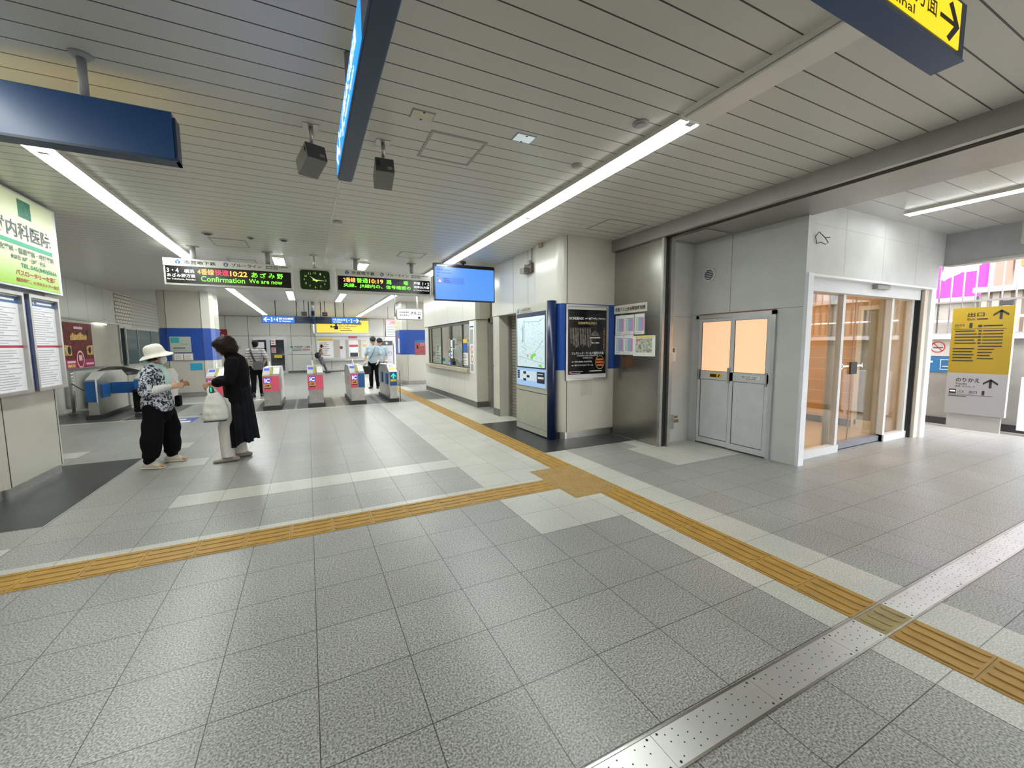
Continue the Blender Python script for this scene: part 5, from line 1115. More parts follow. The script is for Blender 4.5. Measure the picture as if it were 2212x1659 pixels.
s = thing('floor_sticker', 'blue and white floor sticker behind the woman in the white hat', 'sticker', (-2.4, 10.3, 0))
b = MB(); b.box(-2.75, 10.0, 0, -2.12, 10.6, .003); b.build('sheet', mat('sticker blue', (.06, .07, .3), .4), s)
b = MB(); b.box(-2.7, 10.03, .003, -2.17, 10.2, .004); b.box(-2.6, 10.35, .003, -2.3, 10.5, .004); b.build('white_bar', PAPER, s)
s = thing('floor_sticker', 'small blue and white floor sticker beyond the gates by the pillar', 'sticker', (-2.3, 13.6, 0))
b = MB(); b.box(-2.45, 13.6, 0, -2.15, 14.3, .003); b.build('sheet', MATS['sticker blue'], s)
b = MB(); b.box(-2.4, 13.9, .003, -2.2, 14.2, .004); b.build('white_bar', PAPER, s)

# ================================================================== BACK WALL
F = Fr('S', 26.0)
d6 = sgroup('door_6', (-1.9, 26, 0))
b = MB(); b.ring(F, -2.78, 0, -1.02, 2.04, .14, 0, .06); b.slab(F, -2.0, 0, -1.82, 2.0, 0, .055); b.slab(F, -2.65, 0, -1.15, .1, 0, .05); b.build('door_frame', ALU, d6)
b = MB(); b.slab(F, -2.64, .1, -2.0, 1.95, 0, .02); b.slab(F, -1.82, .1, -1.16, 1.95, 0, .02); b.build('pane', mat('dark door glass', (.03, .034, .036), .08, spec=.8, var=.6, vs=2), d6)
b = MB(); b.slab(F, -2.63, 1.84, -1.17, 1.93, .02, .03); b.build('bright_transom', mat('transom glow', (.3, .3, .3), .4, emit=(1, 1, 1), es=.35), d6)
b = MB(); b.slab(F, -1.82, 1.02, -1.16, 1.04, .02, .05); b.build('door_handle', STEEL, d6)
sheet('notice', 'white notice on the left leaf of the far glass door', F, -2.45, 1.4, -2.1, 1.72, d=.02)
sheet('notice', 'white no entry notice on the right leaf of the far glass door', F, -1.78, 1.55, -1.56, 1.85, d=.02, lines=2, ink=RED)
sheet('notice', 'pink notice on the right leaf of the far glass door', F, -1.78, 1.12, -1.56, 1.42, d=.02, m=mat('pale pink paper', (.6, .35, .4), .6), lines=4)
sheet('notice', 'yellow sticker below the pink notice on the far glass door', F, -1.66, .85, -1.28, 1.0, d=.02, m=YEL)
sheet('notice', 'small grey notice on the wall beside the far glass door', F, -3.5, 1.35, -3.15, 1.55, m=mat('grey paper', (.45, .45, .43), .6), lines=3)
s = thing('clinic_plate', 'white clinic plate 梅田内科・小児科 on the far wall', 'sign', F(-.55, 1.2))
b = MB(); b.slab(F, -.92, 1.2, .2, 1.56, 0, .02); b.ring(F, -.92, 1.2, .2, 1.56, .015, .02, .024); b.build('plate', mat('grey white plate', (.6, .6, .6), .5), s)
b = MB(); b.text(F, '梅田内科・小児科', -.66, 1.38, .15, 1.5, .026, .02)
b.slab(F, -.8, 1.32, -.3, 1.345, .02, .025); b.slab(F, -.8, 1.25, -.3, 1.28, .02, .025); b.build('lettering', INK, s)
b = MB(); b.disc(F, -.79, 1.44, .07, .02, .025); b.build('emblem', GREEN, s)
b = MB(); b.slab(F, -.26, 1.24, .12, 1.34, .02, .025); b.build('red_lines', mat('pale red lines', (.5, .2, .22), .6), s)
s = thing('red_sign', 'dark red sign with white writing ハウス partly behind the middle pillar', 'sign', F(-4.2, 2.0))
b = MB(); b.slab(F, -5.0, 1.7, -3.72, 2.38, 0, .05); b.build('plate', DRED, s)
b = MB(); b.text(F, 'ハウス', -4.45, 1.95, -3.85, 2.12, .052, .02); b.slab(F, -4.15, 2.25, -4.0, 2.3, .05, .052); b.build('lettering', WHITE_L, s)
s = MB(); s.slab(F, -4.6, 2.5, -4.12, 2.9, 0, .12); tag(s.build('wall_speaker', DARK), 'small dark wall speaker above the red sign', 'speaker')
# fare adjustment bay
s = thing('fare_sign', 'yellow lit Fare Adjustment and IC Charge sign on the far wall', 'sign', F(1.9, 2.2))
b = MB(); b.slab(F, .42, 2.18, 3.36, 2.98, 0, .25); b.build('case', STEEL_M, s)
b = MB(); b.slab(F, .5, 2.24, 3.28, 2.93, .25, .26); b.build('lit_face', mat('yellow fare face', (.75, .6, .08), .4, emit=(1, .8, .1), es=.5, var=0), s)
b = MB(); b.text(F, 'のりこし精算', 1.65, 2.67, 2.9, 2.86, .265, .01); b.text(F, 'Fare Adjustment', 1.7, 2.55, 2.62, 2.66, .265, .005); b.text(F, 'IC Charge', 1.7, 2.42, 2.25, 2.53, .265, .005); b.slab(F, 1.72, 2.34, 2.35, 2.375, .26, .265)
b.slab(F, 1.42, 2.42, 1.62, 2.62, .26, .265); b.disc(F, 1.52, 2.68, .06, .26, .265, 14); b.poly(F, [(1.45, 2.62), (1.3, 2.56), (1.33, 2.52), (1.47, 2.56)], .26, .265); b.slab(F, 1.22, 2.52, 1.3, 2.64, .26, .265); b.build('lettering', INK, s)
bay = thing('fare_bay', 'white fare machine bay with steel shelf under the yellow sign', 'machine bay', F(1.9, 0))
b = MB(); b.slab(F, .45, .76, 3.3, 2.06, 0, .06); b.slab(F, .42, 2.06, 3.36, 2.18, 0, .3); b.build('back_panel', mat('bay white', (.66, .66, .66), .35), bay)
b = MB(); b.slab(F, 1.36, .78, 1.68, 1.84, .06, .07); b.slab(F, 2.02, .78, 2.86, 1.84, .06, .09); b.build('beige_panel', mat('bay beige', (.45, .42, .36), .4), bay)
b = MB(); b.slab(F, .42, .64, 3.12, .76, 0, .45); b.slab(F, .42, .05, 3.12, .12, 0, .1); b.build('shelf', STEEL_M, bay)
b = MB(); b.slab(F, 2.15, .82, 2.68, 1.80, .09, .11); b.build('machine_face', mat('machine pale', (.6, .6, .6), .3, emit=(1, 1, 1), es=.2), bay)
b = MB(); b.slab(F, 2.18, 1.42, 2.66, 1.55, .11, .13); b.build('red_bar', mat('machine red', (.6, .03, .04), .4, emit=(1, .05, .05), es=.3), bay)
b = MB(); b.slab(F, 2.24, 1.12, 2.62, 1.36, .11, .13); b.build('screen', glow('machine screen', (.65, .9, 1.), 1.3), bay)
b = MB(); b.slab(F, 2.22, .84, 2.64, 1.08, .11, .13); b.build('slot_panel', DARK, bay)
b = MB(); b.slab(F, 2.16, 1.92, 2.64, 2.03, .06, .08); b.build('pink_label', PINK, bay)
b = MB(); b.disc(F, 1.75, 1.38, .09, .06, .08); b.build('round_button', mat('brown button', (.12, .05, .04), .4), bay)
b = MB()
for k, mm in enumerate((1.75, 1.5, 1.42)): b.slab(F, 2.92, mm, 3.16, mm+.05, .06, .07)
b.build('small_labels', YEL, bay)
s = sheet('fare_poster', 'fare poster with yellow heading beside the far machine', F, .5, .82, 1.3, 1.9, d=.06, header=(.12, YEL), lines=8, ink=mat('poster dull ink', (.35, .2, .22), .6))
s = thing('storage_cabinet', 'grey cabinet with cross emblem and bicycle drawing behind the officers', 'cabinet', (4.2, 25.8, 0))
b = MB(); b.box(3.92, 25.5, .1, 4.62, 26.0, 1.78); b.build('body', GREYM, s)
F25 = Fr('S', 25.5)
b = MB(); b.slab(F25, 3.95, 1.5, 4.59, 1.75, 0, .01); b.build('header', DARK, s)
b = MB(); b.slab(F25, 4.17, 1.6, 4.33, 1.64, .01, .012); b.slab(F25, 4.23, 1.54, 4.27, 1.7, .01, .012); b.build('cross', WHITE_L, s)
b = MB(); b.slab(F25, 3.98, .55, 4.56, 1.45, 0, .01); b.build('panel', mat('lilac panel', (.35, .35, .38), .5), s)
b = MB(); b.annulus(F25, 4.15, 1.0, .1, .12, .012); b.annulus(F25, 4.42, 1.0, .1, .12, .012); b.poly(F25, [(4.15, 1.0), (4.25, 1.15), (4.42, 1.0), (4.40, .99), (4.25, 1.12), (4.17, .99)], .01, .012); b.build('drawing', INK, s)
s = thing('hydrant_box', 'beige hydrant box with red lamp next to the grey cabinet', 'hydrant box', (5.0, 25.9, 0))
b = MB(); b.box(4.7, 25.7, .02, 5.4, 26.0, 1.6); b.build('body', mat('beige hydrant', (.5, .46, .38), .4), s)
F27 = Fr('S', 25.7)
b = MB(); b.disc(F27, 5.15, 1.42, .08, 0, .05); b.disc(F27, 5.15, 1.22, .1, 0, .03); b.build('red_lamp', mat('alarm red', (.5, .02, .02), .3), s)
b = MB(); b.slab(F27, 4.85, 1.25, 4.95, 1.5, 0, .01); b.build('grille', GREYM, s)

# ================================================================== PEOPLE
def V(*a): return Vector(a)
def limb(b, pts, rads, n=14): b.tube(pts, rads, n)
def hand(b, w, d, side, curl=.5, L=.17, palm=None):
    """hand from wrist w along d; side = thumb direction; curls about palm normal"""
    d = d.normalized(); side = (side-d*side.dot(d)).normalized(); nrm = d.cross(side) if palm is None else palm
    nrm = (nrm-d*nrm.dot(d)).normalized()
    k = w+d*L*.27
    b.tube([w-d*.01, w+d*.03, k, w+d*L*.5], [(.024, .018), (.033, .016), (.040, .015), (.038, .012)], 12, side=side)
    for i, (o, l) in enumerate(((.030, .40), (.010, .45), (-.010, .42), (-.028, .34))):
        p0 = w+d*L*.48+side*o; l = l*L/.85
        c1 = curl; p1 = p0+(d*math.cos(c1)+nrm*math.sin(c1))*l*.45; c2 = curl*2.0; p2 = p1+(d*math.cos(c2)+nrm*math.sin(c2))*l*.32; c3 = curl*2.7; p3 = p2+(d*math.cos(c3)+nrm*math.sin(c3))*l*.2
        b.tube([p0-d*.02, p0, p1, p2, p3], [.009, .0092, .0086, .008, .0065], 8)
    t0 = w+d*L*.15+side*.026; t1 = t0+(d*.6+side*.75+nrm*.2).normalized()*L*.22; t2 = t1+(d*.85+side*.25+nrm*.45).normalized()*L*.17
    b.tube([t0-side*.01, t0, t1, t2], [.012, .0125, .0105, .008], 8)

def head(b, c, fwd, k=1., tilt=0.):
    """head centre c facing fwd (unit). adds skull, face, nose, ears"""
    f = fwd.normalized(); up = V(0, 0, 1); s = f.cross(up).normalized(); up = s.cross(f)
    R = Matrix((( f.x, s.x, up.x), (f.y, s.y, up.y), (f.z, s.z, up.z)))
    P = lambda x, y, z: c+R@(V(x, y, z)*k)
    b.ell(P(-.008, 0, .022), (.094*k, .075*k, .092*k), R); b.ell(P(.022, 0, -.03), (.066*k, .058*k, .082*k), R); b.ell(P(.05, 0, -.092), (.026*k, .026*k, .02*k), R)
    b.ell(P(.062, .03, -.03), (.02*k, .022*k, .02*k), R); b.ell(P(.062, -.03, -.03), (.02*k, .022*k, .02*k), R)
    b.tube([P(.083, 0, .008), P(.092, 0, -.012), P(.103, 0, -.033), P(.086, 0, -.042)], [.009*k, .010*k, .014*k, .010*k], 8)
    b.tube([P(.084, -.022, -.064), P(.09, 0, -.062), P(.084, .022, -.064)], [.006*k, .0085*k, .006*k], 8)
    b.tube([P(.072, -.04, .022), P(.084, -.02, .028), P(.084, .02, .028), P(.072, .04, .022)], [.007*k]*4, 8)
    for q in (-1, 1): b.ell(P(-.005, q*.078, -.012), (.02*k, .008*k, .032*k), R)
    return P, R
def eyes(P, R, k, parent, col=None):
    b = MB()
    for q in (-1, 1): b.ell(P(.079, q*.031, .004), (.008*k, .013*k, .0065*k), R, 10, 6)
    b.build('eyes', mat('dark eye', (.02, .015, .012), .2, var=0), parent)
def displace(o, amp, sc):
    for v in o.data.vertices:
        n = noise.noise(v.co*sc); v.co += v.normal*amp*n

def person(name_label, org, yaw, J, clo, k=1., vox=.007, group=None):
    """J: joints in metres in the local frame: +x = facing, +y = the person's left, z up. clo: dict of clothing"""
    root = bpy.data.objects.new('person', None); COL.objects.link(root); tag(root, name_label, 'person', group)
    ys = V(0, 1, 0)
    b = MB()
    pel, ch, nk, hd = J['pelvis'], J['chest'], J['neck'], J['head']
    wst = pel.lerp(ch, .45)
    b.tube([pel+V(0, 0, -.09), pel, wst, ch, ch.lerp(nk, .6), nk+V(0, 0, -.02)], [(.13*k, .10*k), (.155*k, .11*k), (.13*k, .10*k), (.16*k, .115*k), (.13*k, .085*k), (.06*k, .055*k)], 20, side=ys)
    b.tube([nk+V(0, 0, -.05), nk, hd+V(-.012, 0, -.05)], [.058*k, .05*k, .05*k], 14)
    P, R = head(b, hd, J.get('look', V(1, 0, 0)), k)
    for q, sd in (('l', 1), ('r', -1)):
        sh, el, wr = J['sh'+q], J['el'+q], J['wr'+q]; hp, kn, an = J['hip'+q], J['kn'+q], J['an'+q]
        b.tube([ch.lerp(nk, .5)+ys*sd*.04, sh, sh.lerp(el, .4), el, el.lerp(wr, .35), wr], [.05*k, .05*k, .043*k, .036*k, .036*k, .024*k], 14)
        b.tube([pel+ys*sd*.05, hp, hp.lerp(kn, .5), kn, kn.lerp(an, .35), an], [.09*k, .088*k, .072*k, .054*k, .052*k, .034*k], 16)
        tf = J.get('toe'+q, V(1, 0, 0)); b.tube([an+V(0, 0, -.03)-tf*.03, an+V(0, 0, -.045)+tf*.05, an+V(0, 0, -.055)+tf*.15], [(.034*k, .03*k), (.04*k, .028*k), (.036*k, .016*k)], 12)
        hdr = J.get('hd'+q, (wr-el)); hand(b, wr, hdr, J.get('th'+q, V(0, -sd, .6)), J.get('curl', .35), .165*k, J.get('pn'+q))
    b.build('body', SKIN, root, voxel=vox, smoothit=2)
    eyes(P, R, k, root)
    return root, P, R

def shoe(b, an, tf, k=1., L=.25, h=.06, w=.045):
    tf = tf.normalized(); z0 = an.z-.078*k
    base = V(an.x, an.y, 0)
    pts = [base+tf*(-.075*k)+V(0, 0, z0+h*.5), base+tf*(-.03*k)+V(0, 0, z0+h*.62), base+tf*(.06*k)+V(0, 0, z0+h*.5), base+tf*(.13*k)+V(0, 0, z0+h*.38), base+tf*((L-.09)*k)+V(0, 0, z0+h*.3)]
    b.tube(pts, [(w*.75, h*.5), (w*.85, h*.62), (w, h*.5), (w*1.05, h*.38), (w*.75, h*.28)], 14, side=tf.cross(V(0, 0, 1)))

# ---------- woman in white hat (faces +x)
J = dict(pelvis=V(-.02, 0, .80), chest=V(-.03, 0, 1.10), neck=V(-.03, 0, 1.265), head=V(.005, 0, 1.375), look=V(.96, -.12, -.08),
         shl=V(-.02, .165, 1.20), ell=V(.03, .21, .98), wrl=V(.19, .12, 1.01), shr=V(-.03, -.165, 1.19), elr=V(-.06, -.23, .95), wrr=V(.15, -.14, 1.00),
         hipl=V(0, .085, .77), knl=V(.06, .13, .43), anl=V(.05, .14, .09), hipr=V(-.03, -.085, .77), knr=V(-.06, -.12, .43), anr=V(-.10, -.14, .09),
         toel=V(.97, -.2, 0), toer=V(.95, -.3, 0), hdl=V(.9, -.3, .1), hdr=V(.95, .15, .1), thl=V(0, -.3, 1), thr=V(0, .3, 1), pnl=V(0, -.9, -.3), pnr=V(0, .9, -.3), curl=.35)
w, P, R = person('woman in white bucket hat, mask and blue white patterned blouse', None, 0, J, None, .93, .007)
FLORAL = bpy.data.materials.new('blue white patterned cloth'); FLORAL.use_nodes = True; nt = FLORAL.node_tree; pb = nt.nodes['Principled BSDF']
tc = nt.nodes.new('ShaderNodeTexCoord'); vo = nt.nodes.new('ShaderNodeTexNoise'); vo.inputs['Scale'].default_value = 26; vo.inputs['Detail'].default_value = 3; vo.inputs['Distortion'].default_value = 1.2
rp = nt.nodes.new('ShaderNodeValToRGB'); rp.color_ramp.interpolation = 'CONSTANT'; e = rp.color_ramp.elements; e[0].color = (.012, .014, .035, 1); e[0].position = 0; e[1].position = .47; e[1].color = (.16, .19, .27, 1); q = e.new(.515); q.color = (.55, .58, .62, 1)
nt.links.new(tc.outputs['Object'], vo.inputs['Vector']); nt.links.new(vo.outputs['Fac'], rp.inputs['Fac']); nt.links.new(rp.outputs['Color'], pb.inputs['Base Color']); pb.inputs['Roughness'].default_value = .8
CBLK = mat('black cloth', (.005, .005, .006), .9, spec=.12, var=0); CWHT = mat('white cloth', (.62, .62, .61), .85, var=.04, vs=30, bump=.3); CRMC = mat('cream leather', (.60, .55, .46), .6, var=.03)
b = MB(); ys = V(0, 1, 0)
b.tube([V(-.02, 0, .75), V(-.02, 0, .80), V(-.02, 0, .90), V(-.03, 0, 1.05), V(-.03, 0, 1.16), V(-.03, 0, 1.24)], [(.20, .16), (.20, .158), (.185, .145), (.185, .135), (.165, .12), (.08, .08)], 24, side=ys)
for q in ('l', 'r'):
    b.tube([J['sh'+q]+V(0, -J['sh'+q].y*.4, .01), J['sh'+q], J['sh'+q].lerp(J['el'+q], .6), J['el'+q].lerp(J['sh'+q], .02)], [.075, .078, .075, .068], 14)
o = b.build('blouse', FLORAL, w, voxel=.010, smoothit=4); displace(o, .012, 9)
b = MB()
for q in ('l', 'r'):
    e_, w_ = J['el'+q], J['wr'+q]; b.tube([e_.lerp(J['sh'+q], .12), e_, e_.lerp(w_, .4), e_.lerp(w_, .8), w_], [.05, .056, .05, .04, .033], 14)
o = b.build('sleeves', CWHT, w, voxel=.008, smoothit=2); displace(o, .004, 25)
b = MB(); b.tube([V(-.02, 0, .66), V(-.02, 0, .80)], [(.18, .14), (.17, .14)], 20, side=ys)
for q in ('l', 'r'):
    h_, k_, a_ = J['hip'+q], J['kn'+q], J['an'+q]; b.tube([h_+V(0, 0, -.02), h_.lerp(k_, .5), k_, k_.lerp(a_, .5), k_.lerp(a_, .85)+V(0, 0, 0), a_+V(0, 0, .03)], [.115, .112, .105, .10, .085, .06], 18)
o = b.build('trousers', CBLK, w, voxel=.010, smoothit=4); displace(o, .02, 7)
for q in ('l', 'r'):
    a_ = J['an'+q]; tf = J['toe'+q].normalized(); z0 = 0
    b = MB(); s_ = tf.cross(V(0, 0, 1))
    b.tube([V(a_.x, a_.y, .012)-tf*.085, V(a_.x, a_.y, .012), V(a_.x, a_.y, .012)+tf*.08, V(a_.x, a_.y, .011)+tf*.15], [(.036, .012), (.036, .012), (.046, .012), (.038, .011)], 16, side=s_)
    b.tube([V(a_.x, a_.y, .045)-tf*.055, V(a_.x, a_.y, .06)+tf*.0, V(a_.x, a_.y, .048)+tf*.07, V(a_.x, a_.y, .035)+tf*.105], [(.036, .035), (.040, .045), (.044, .032), (.043, .022)], 16, side=s_)
    b.build('sandal', CRMC, w, voxel=.006, smoothit=2)
# scarf
b = MB(); b.tube([V(.04, .03, 1.25), V(-.03, .08, 1.27), V(-.10, 0, 1.28), V(-.03, -.08, 1.27), V(.04, -.03, 1.24), V(.07, 0, 1.20)], [(.03, .03), (.034, .03), (.034, .03), (.034, .03), (.034, .03), (.03, .025)], 12)
b.tube([V(.07, -.02, 1.22), V(.105, -.05, 1.12), V(.12, -.07, 1.0), V(.125, -.07, .97)], [(.035, .02), (.045, .018), (.045, .015), (.03, .012)], 12)
o = b.build('scarf', mat('mint scarf', (.45, .60, .57), .85, var=.05, vs=30, bump=.3), w, voxel=.008, smoothit=2); displace(o, .006, 22)
b = MB(); b.ell(P(.085, 0, -.045), (.034, .058, .052), R); b.build('mask', mat('white mask', (.72, .74, .75), .8), w)
b = MB()
for q in (-1, 1): b.tube([P(.07, q*.052, -.03), P(.03, q*.075, -.015), P(0, q*.082, -.0)], [.003]*3, 6)
b.build('ear_loop', MATS['white mask'], w)
b = MB(); b.ell(P(-.012, 0, .015), (.098, .083, .092), R); b.ell(P(-.05, 0, -.03), (.05, .07, .05), R); b.build('hair', mat('dark brown hair', (.035, .018, .012), .6, bump=.4, vs=60), w)
# hat : lathe
b = MB(); hc = P(-.012, 0, .045); base = len(b.v); prof = [(.0, .098), (.05, .095), (.083, .078), (.098, .05), (.106, .0), (.108, -.015), (.135, -.03), (.165, -.048), (.172, -.052), (.168, -.058), (.13, -.04), (.102, -.02), (.09, 0)]
T = Matrix.Rotation(-.30, 3, 'Y')@Matrix.Rotation(.10, 3, 'X')
n = 28
for r, z in prof:
    for j in range(n):
        a = 2*PI*j/n; wv = (.006*math.sin(3*a)+.012*math.cos(a)*-1 if r > .12 else 0); b.v.append(hc+T@V(max(r, .001)*math.cos(a), max(r, .001)*math.sin(a)*.95, z*1.05+wv))
for i in range(len(prof)-1):
    for j in range(n): b.f.append((base+i*n+j, base+i*n+(j+1) % n, base+(i+1)*n+(j+1) % n, base+(i+1)*n+j)); b.sm.append(True)
b.build('bucket_hat', mat('cream terry hat', (.72, .69, .62), .95, var=.05, vs=60, bump=.5), w)
b = MB(); b.tube([V(-.04, -.19, 1.0), V(-.175, -.12, .95), V(-.175, .05, .88), V(-.16, .15, .8)], [(.03, .012)]*4, 10)
b.box(-.215, -.12, .70, -.15, .14, .98, .02); b.box(.13, .08, .72, .19, .2, .86, .02); bag = b
w.location = (-1.69, 6.5, 0)
tag(bag.build('backpack', CBLK), 'small black pack on the back of the woman in the white hat', 'backpack').location = (-1.69, 6.5, 0)

# ---------- woman in black dress : faces -x, leaning forward. local +x = facing
J = dict(pelvis=V(-.02, 0, .85), chest=V(-.03, 0, 1.17), neck=V(.02, 0, 1.36), head=V(.075, 0, 1.475), look=V(.97, -.10, -.22),
         shl=V(-.02, .17, 1.29), ell=V(.02, .22, 1.05), wrl=V(.235, .13, 1.03), shr=V(-.02, -.17, 1.29), elr=V(.05, -.2, 1.06), wrr=V(.24, -.02, 1.02),
         hipl=V(-.03, .08, .82), knl=V(.05, .09, .46), anl=V(.07, .10, .085), hipr=V(-.05, -.08, .82), knr=V(-.03, -.09, .46), anr=V(-.05, -.10, .085),
         toel=V(1, .05, 0), toer=V(1, .1, 0), hdl=V(.5, -.2, -.75), hdr=V(.5, .2, -.75), thl=V(.9, -.3, .3), thr=V(.9, .3, .3), pnl=V(-.7, -.2, -.5), pnr=V(-.7, .2, -.5), curl=.7)
w, P, R = person('woman with short dark hair in a long black dress holding a white tote', None, 0, J, None, .97, .007)
b = MB()
b.tube([V(-.03, 0, .80), V(-.03, 0, .95), V(-.04, 0, 1.1), V(-.045, 0, 1.2), V(-.02, 0, 1.30), V(.01, 0, 1.36)], [(.20, .15), (.19, .145), (.19, .145), (.185, .14), (.16, .125), (.085, .08)], 24, side=V(0, 1, 0))
for q in ('l', 'r'):
    s_, e_, w_ = J['sh'+q], J['el'+q], J['wr'+q]; b.tube([s_+V(0, -s_.y*.4, .0), s_, s_.lerp(e_, .5), e_, e_.lerp(w_, .6)], [.07, .075, .07, .068, .062], 14)
o = b.build('dress_top', CBLK, w, voxel=.010, smoothit=4); displace(o, .012, 7)
# pleated skirt : loft with folds
CSK = mat('black pleated cloth', (.007, .008, .011), .85, spec=.15, var=.3, vs=12)
b = MB(); n = 96; rows = []
for i in range(17):
    t = i/16; z = .98-.76*t; cx = -.03-.05*t; a_ = .15+.0*t; c_ = .175+.055*t; amp = .002+.016*t
    for j in range(n):
        w_ = 2*PI*j/n; f_ = amp*(math.sin(17*w_+1.5*math.sin(2*w_))+.5*math.sin(9*w_+2)); hem = (.02*math.sin(5*w_)-.05*math.cos(w_+.4)) if t > .9 else 0
        b.v.append(V(cx+(a_+f_)*math.cos(w_), (c_+f_)*math.sin(w_), z+hem*(t-.9)*10*1.0))
for i in range(16):
    for j in range(n): b.f.append((i*n+j, i*n+(j+1) % n, (i+1)*n+(j+1) % n, (i+1)*n+j)); b.sm.append(True)
b.f.append(tuple(range(n))); b.sm.append(False)
b.build('skirt', CSK, w)
WP = mat('white trousers cloth', (.60, .58, .55), .85, var=.04)
b = MB()
for q in ('l', 'r'):
    h_, k_, a_ = J['hip'+q]+V(.05, 0, 0), J['kn'+q]+V(.06, 0, 0), J['an'+q]+V(.03, 0, 0); b.tube([h_, h_.lerp(k_, .5), k_, k_.lerp(a_, .5), a_+V(0, 0, -.02)], [.10, .095, .085, .08, .075], 16, caps=False)
b.build('trousers', WP, w, voxel=.01, smoothit=2)
for q in ('l', 'r'):
    b = MB(); shoe(b, J['an'+q]+V(.01, 0, -.007), J['toe'+q], 1., .26, .06, .05); b.build('shoe', mat('taupe shoe', (.22, .20, .17), .6), w)
b = MB(); HR = mat('very dark brown hair', (.012, .006, .004), .6, spec=.2, var=.3, vs=40, bump=.4)
b.ell(P(-.022, 0, .03), (.128, .115, .118), R, 24, 16); b.ell(P(-.05, 0, -.03), (.105, .110, .095), R, 24, 16); b.ell(P(.045, 0, .06), (.082, .095, .055), R, 20, 12)
for q in (-1, 1): b.ell(P(.0, q*.075, -.035), (.055, .03, .07), R)
o = b.build('hair', HR, w, voxel=.009, smoothit=2); displace(o, .005, 26)
TW = mat('wristband green', (.0, .5, .3), .4, emit=(0, 1, .5), es=.8, var=0)
w.location = (-.885, 6.39, 0); w.rotation_euler = (0, 0, PI-.0)
# tote bag : hangs from her hands. world coordinates around x -1.2..-.97
s = thing('tote_bag', 'white canvas tote bag hanging from the hands of the woman in black', 'bag', (-1.12, 6.3, .57))
b = MB(); rows = [(.572, .115, .055), (.60, .135, .075), (.68, .133, .08), (.78, .115, .07), (.86, .085, .05), (.915, .05, .03)]
b.tube([V(-1.065, 6.15, z) for z, a, c_ in rows], [(a, c_) for z, a, c_ in rows], 22, side=V(1, .1, 0), caps=False)
o = b.build('body', mat('white canvas', (.66, .65, .62), .85, var=.05, vs=25, bump=.3), s, voxel=.009, smoothit=2); displace(o, .012, 14)
b = MB()
for dy in (-.03, .03): b.tube([(-1.11, 6.15+dy, .88), (-1.13, 6.2+dy*.7, .96), (-1.12, 6.25, 1.0), (-1.06, 6.2+dy*.5, .95), (-1.02, 6.15+dy, .88)], [(.012, .004)]*5, 8)
b.build('handle', MATS['white canvas'], s)
b = MB(); b.box(-1.18, 6.08, .563, -.95, 6.22, .574, .003); b.build('base', DARK, s)
s = thing('wrist_coil', 'green band looped on the tote bag handles', 'band', (-1.14, 6.28, .95))
b = MB(); b.ell((-1.08, 6.13, .945), (.024, .014, .05)); b.build('pouch', mat('dark green pouch', (.0, .06, .05), .5), s)
b = MB(); b.ell((-1.085, 6.118, .955), (.007, .006, .03)); b.build('light_patch', TW, s)

# ---------- generic standing people farther away
def stand(label, loc, yaw, J, top, trou, extras, k=1., sleeve=.5, hairm=None, vox=.012, shoem=None, group=None):
    w, P, R = person(label, None, 0, J, None, k, vox)
    b = MB(); pel, ch, nk = J['pelvis'], J['chest'], J['neck']
    b.tube([pel+V(0, 0, -.04), pel.lerp(ch, .4), ch, ch.lerp(nk, .55), nk+V(0, 0, -.03)], [(.18*k, .13*k), (.168*k, .122*k), (.19*k, .13*k), (.165*k, .11*k), (.08*k, .075*k)], 20, side=V(0, 1, 0))
    for q in ('l', 'r'):
        s_, e_, w_ = J['sh'+q], J['el'+q], J['wr'+q]; full = sleeve > .9
        pts = [s_+V(0, -s_.y*.4, 0), s_, s_.lerp(e_, .5), s_.lerp(e_, .85)]+([e_, e_.lerp(w_, .9)] if full else [])
        b.tube(pts, [.07*k, .074*k, .068*k, .066*k]+([.055*k, .04*k] if full else []), 12)
    o = b.build('shirt', top, w, voxel=.013, smoothit=3); displace(o, .008, 9)
    b = MB(); b.tube([pel+V(0, 0, -.11), pel+V(0, 0, .03)], [(.165*k, .125*k), (.16*k, .12*k)], 18, side=V(0, 1, 0))
    for q in ('l', 'r'):
        h_, k_, a_ = J['hip'+q], J['kn'+q], J['an'+q]; b.tube([h_, h_.lerp(k_, .5), k_, k_.lerp(a_, .5), a_+V(0, 0, .02)], [.105*k, .092*k, .076*k, .07*k, .06*k], 14)
    o = b.build('trousers', trou, w, voxel=.013, smoothit=3); displace(o, .008, 9)
    for q in ('l', 'r'):
        b = MB(); shoe(b, J['an'+q], J.get('toe'+q, V(1, 0, 0)), 1., .27, .075, .048); b.build('shoe', shoem or BLACK, w)
    if hairm:
        b = MB(); b.ell(P(-.032, 0, .028), (.092, .086, .096), R); b.ell(P(-.05, 0, -.03), (.06, .078, .06), R); b.build('hair', hairm, w)
    w.location = loc; w.rotation_euler = (0, 0, yaw)
    return w, P, R
def base_J(h=1.0, **kw):
    J = dict(pelvis=V(0, 0, .95), chest=V(.01, 0, 1.28), neck=V(0, 0, 1.47), head=V(.02, 0, 1.60), shl=V(0, .18, 1.41), ell=V(-.02, .24, 1.13), wrl=V(.05, .25, .88), shr=V(0, -.18, 1.41), elr=V(-.02, -.24, 1.13), wrr=V(.05, -.25, .88),
             hipl=V(0, .09, .90), knl=V(.03, .10, .50), anl=V(0, .11, .085), hipr=V(0, -.09, .90), knr=V(.03, -.10, .50), anr=V(0, -.11, .085), toel=V(1, .15, 0), toer=V(1, -.15, 0), curl=.35)
    for a, v in kw.items(): J[a] = V(*v)
    for a in J:
        if a[:2] in ('lo', 'to', 'hd', 'th', 'pn', 'cu'): continue
        J[a] = J[a]*h
    return J
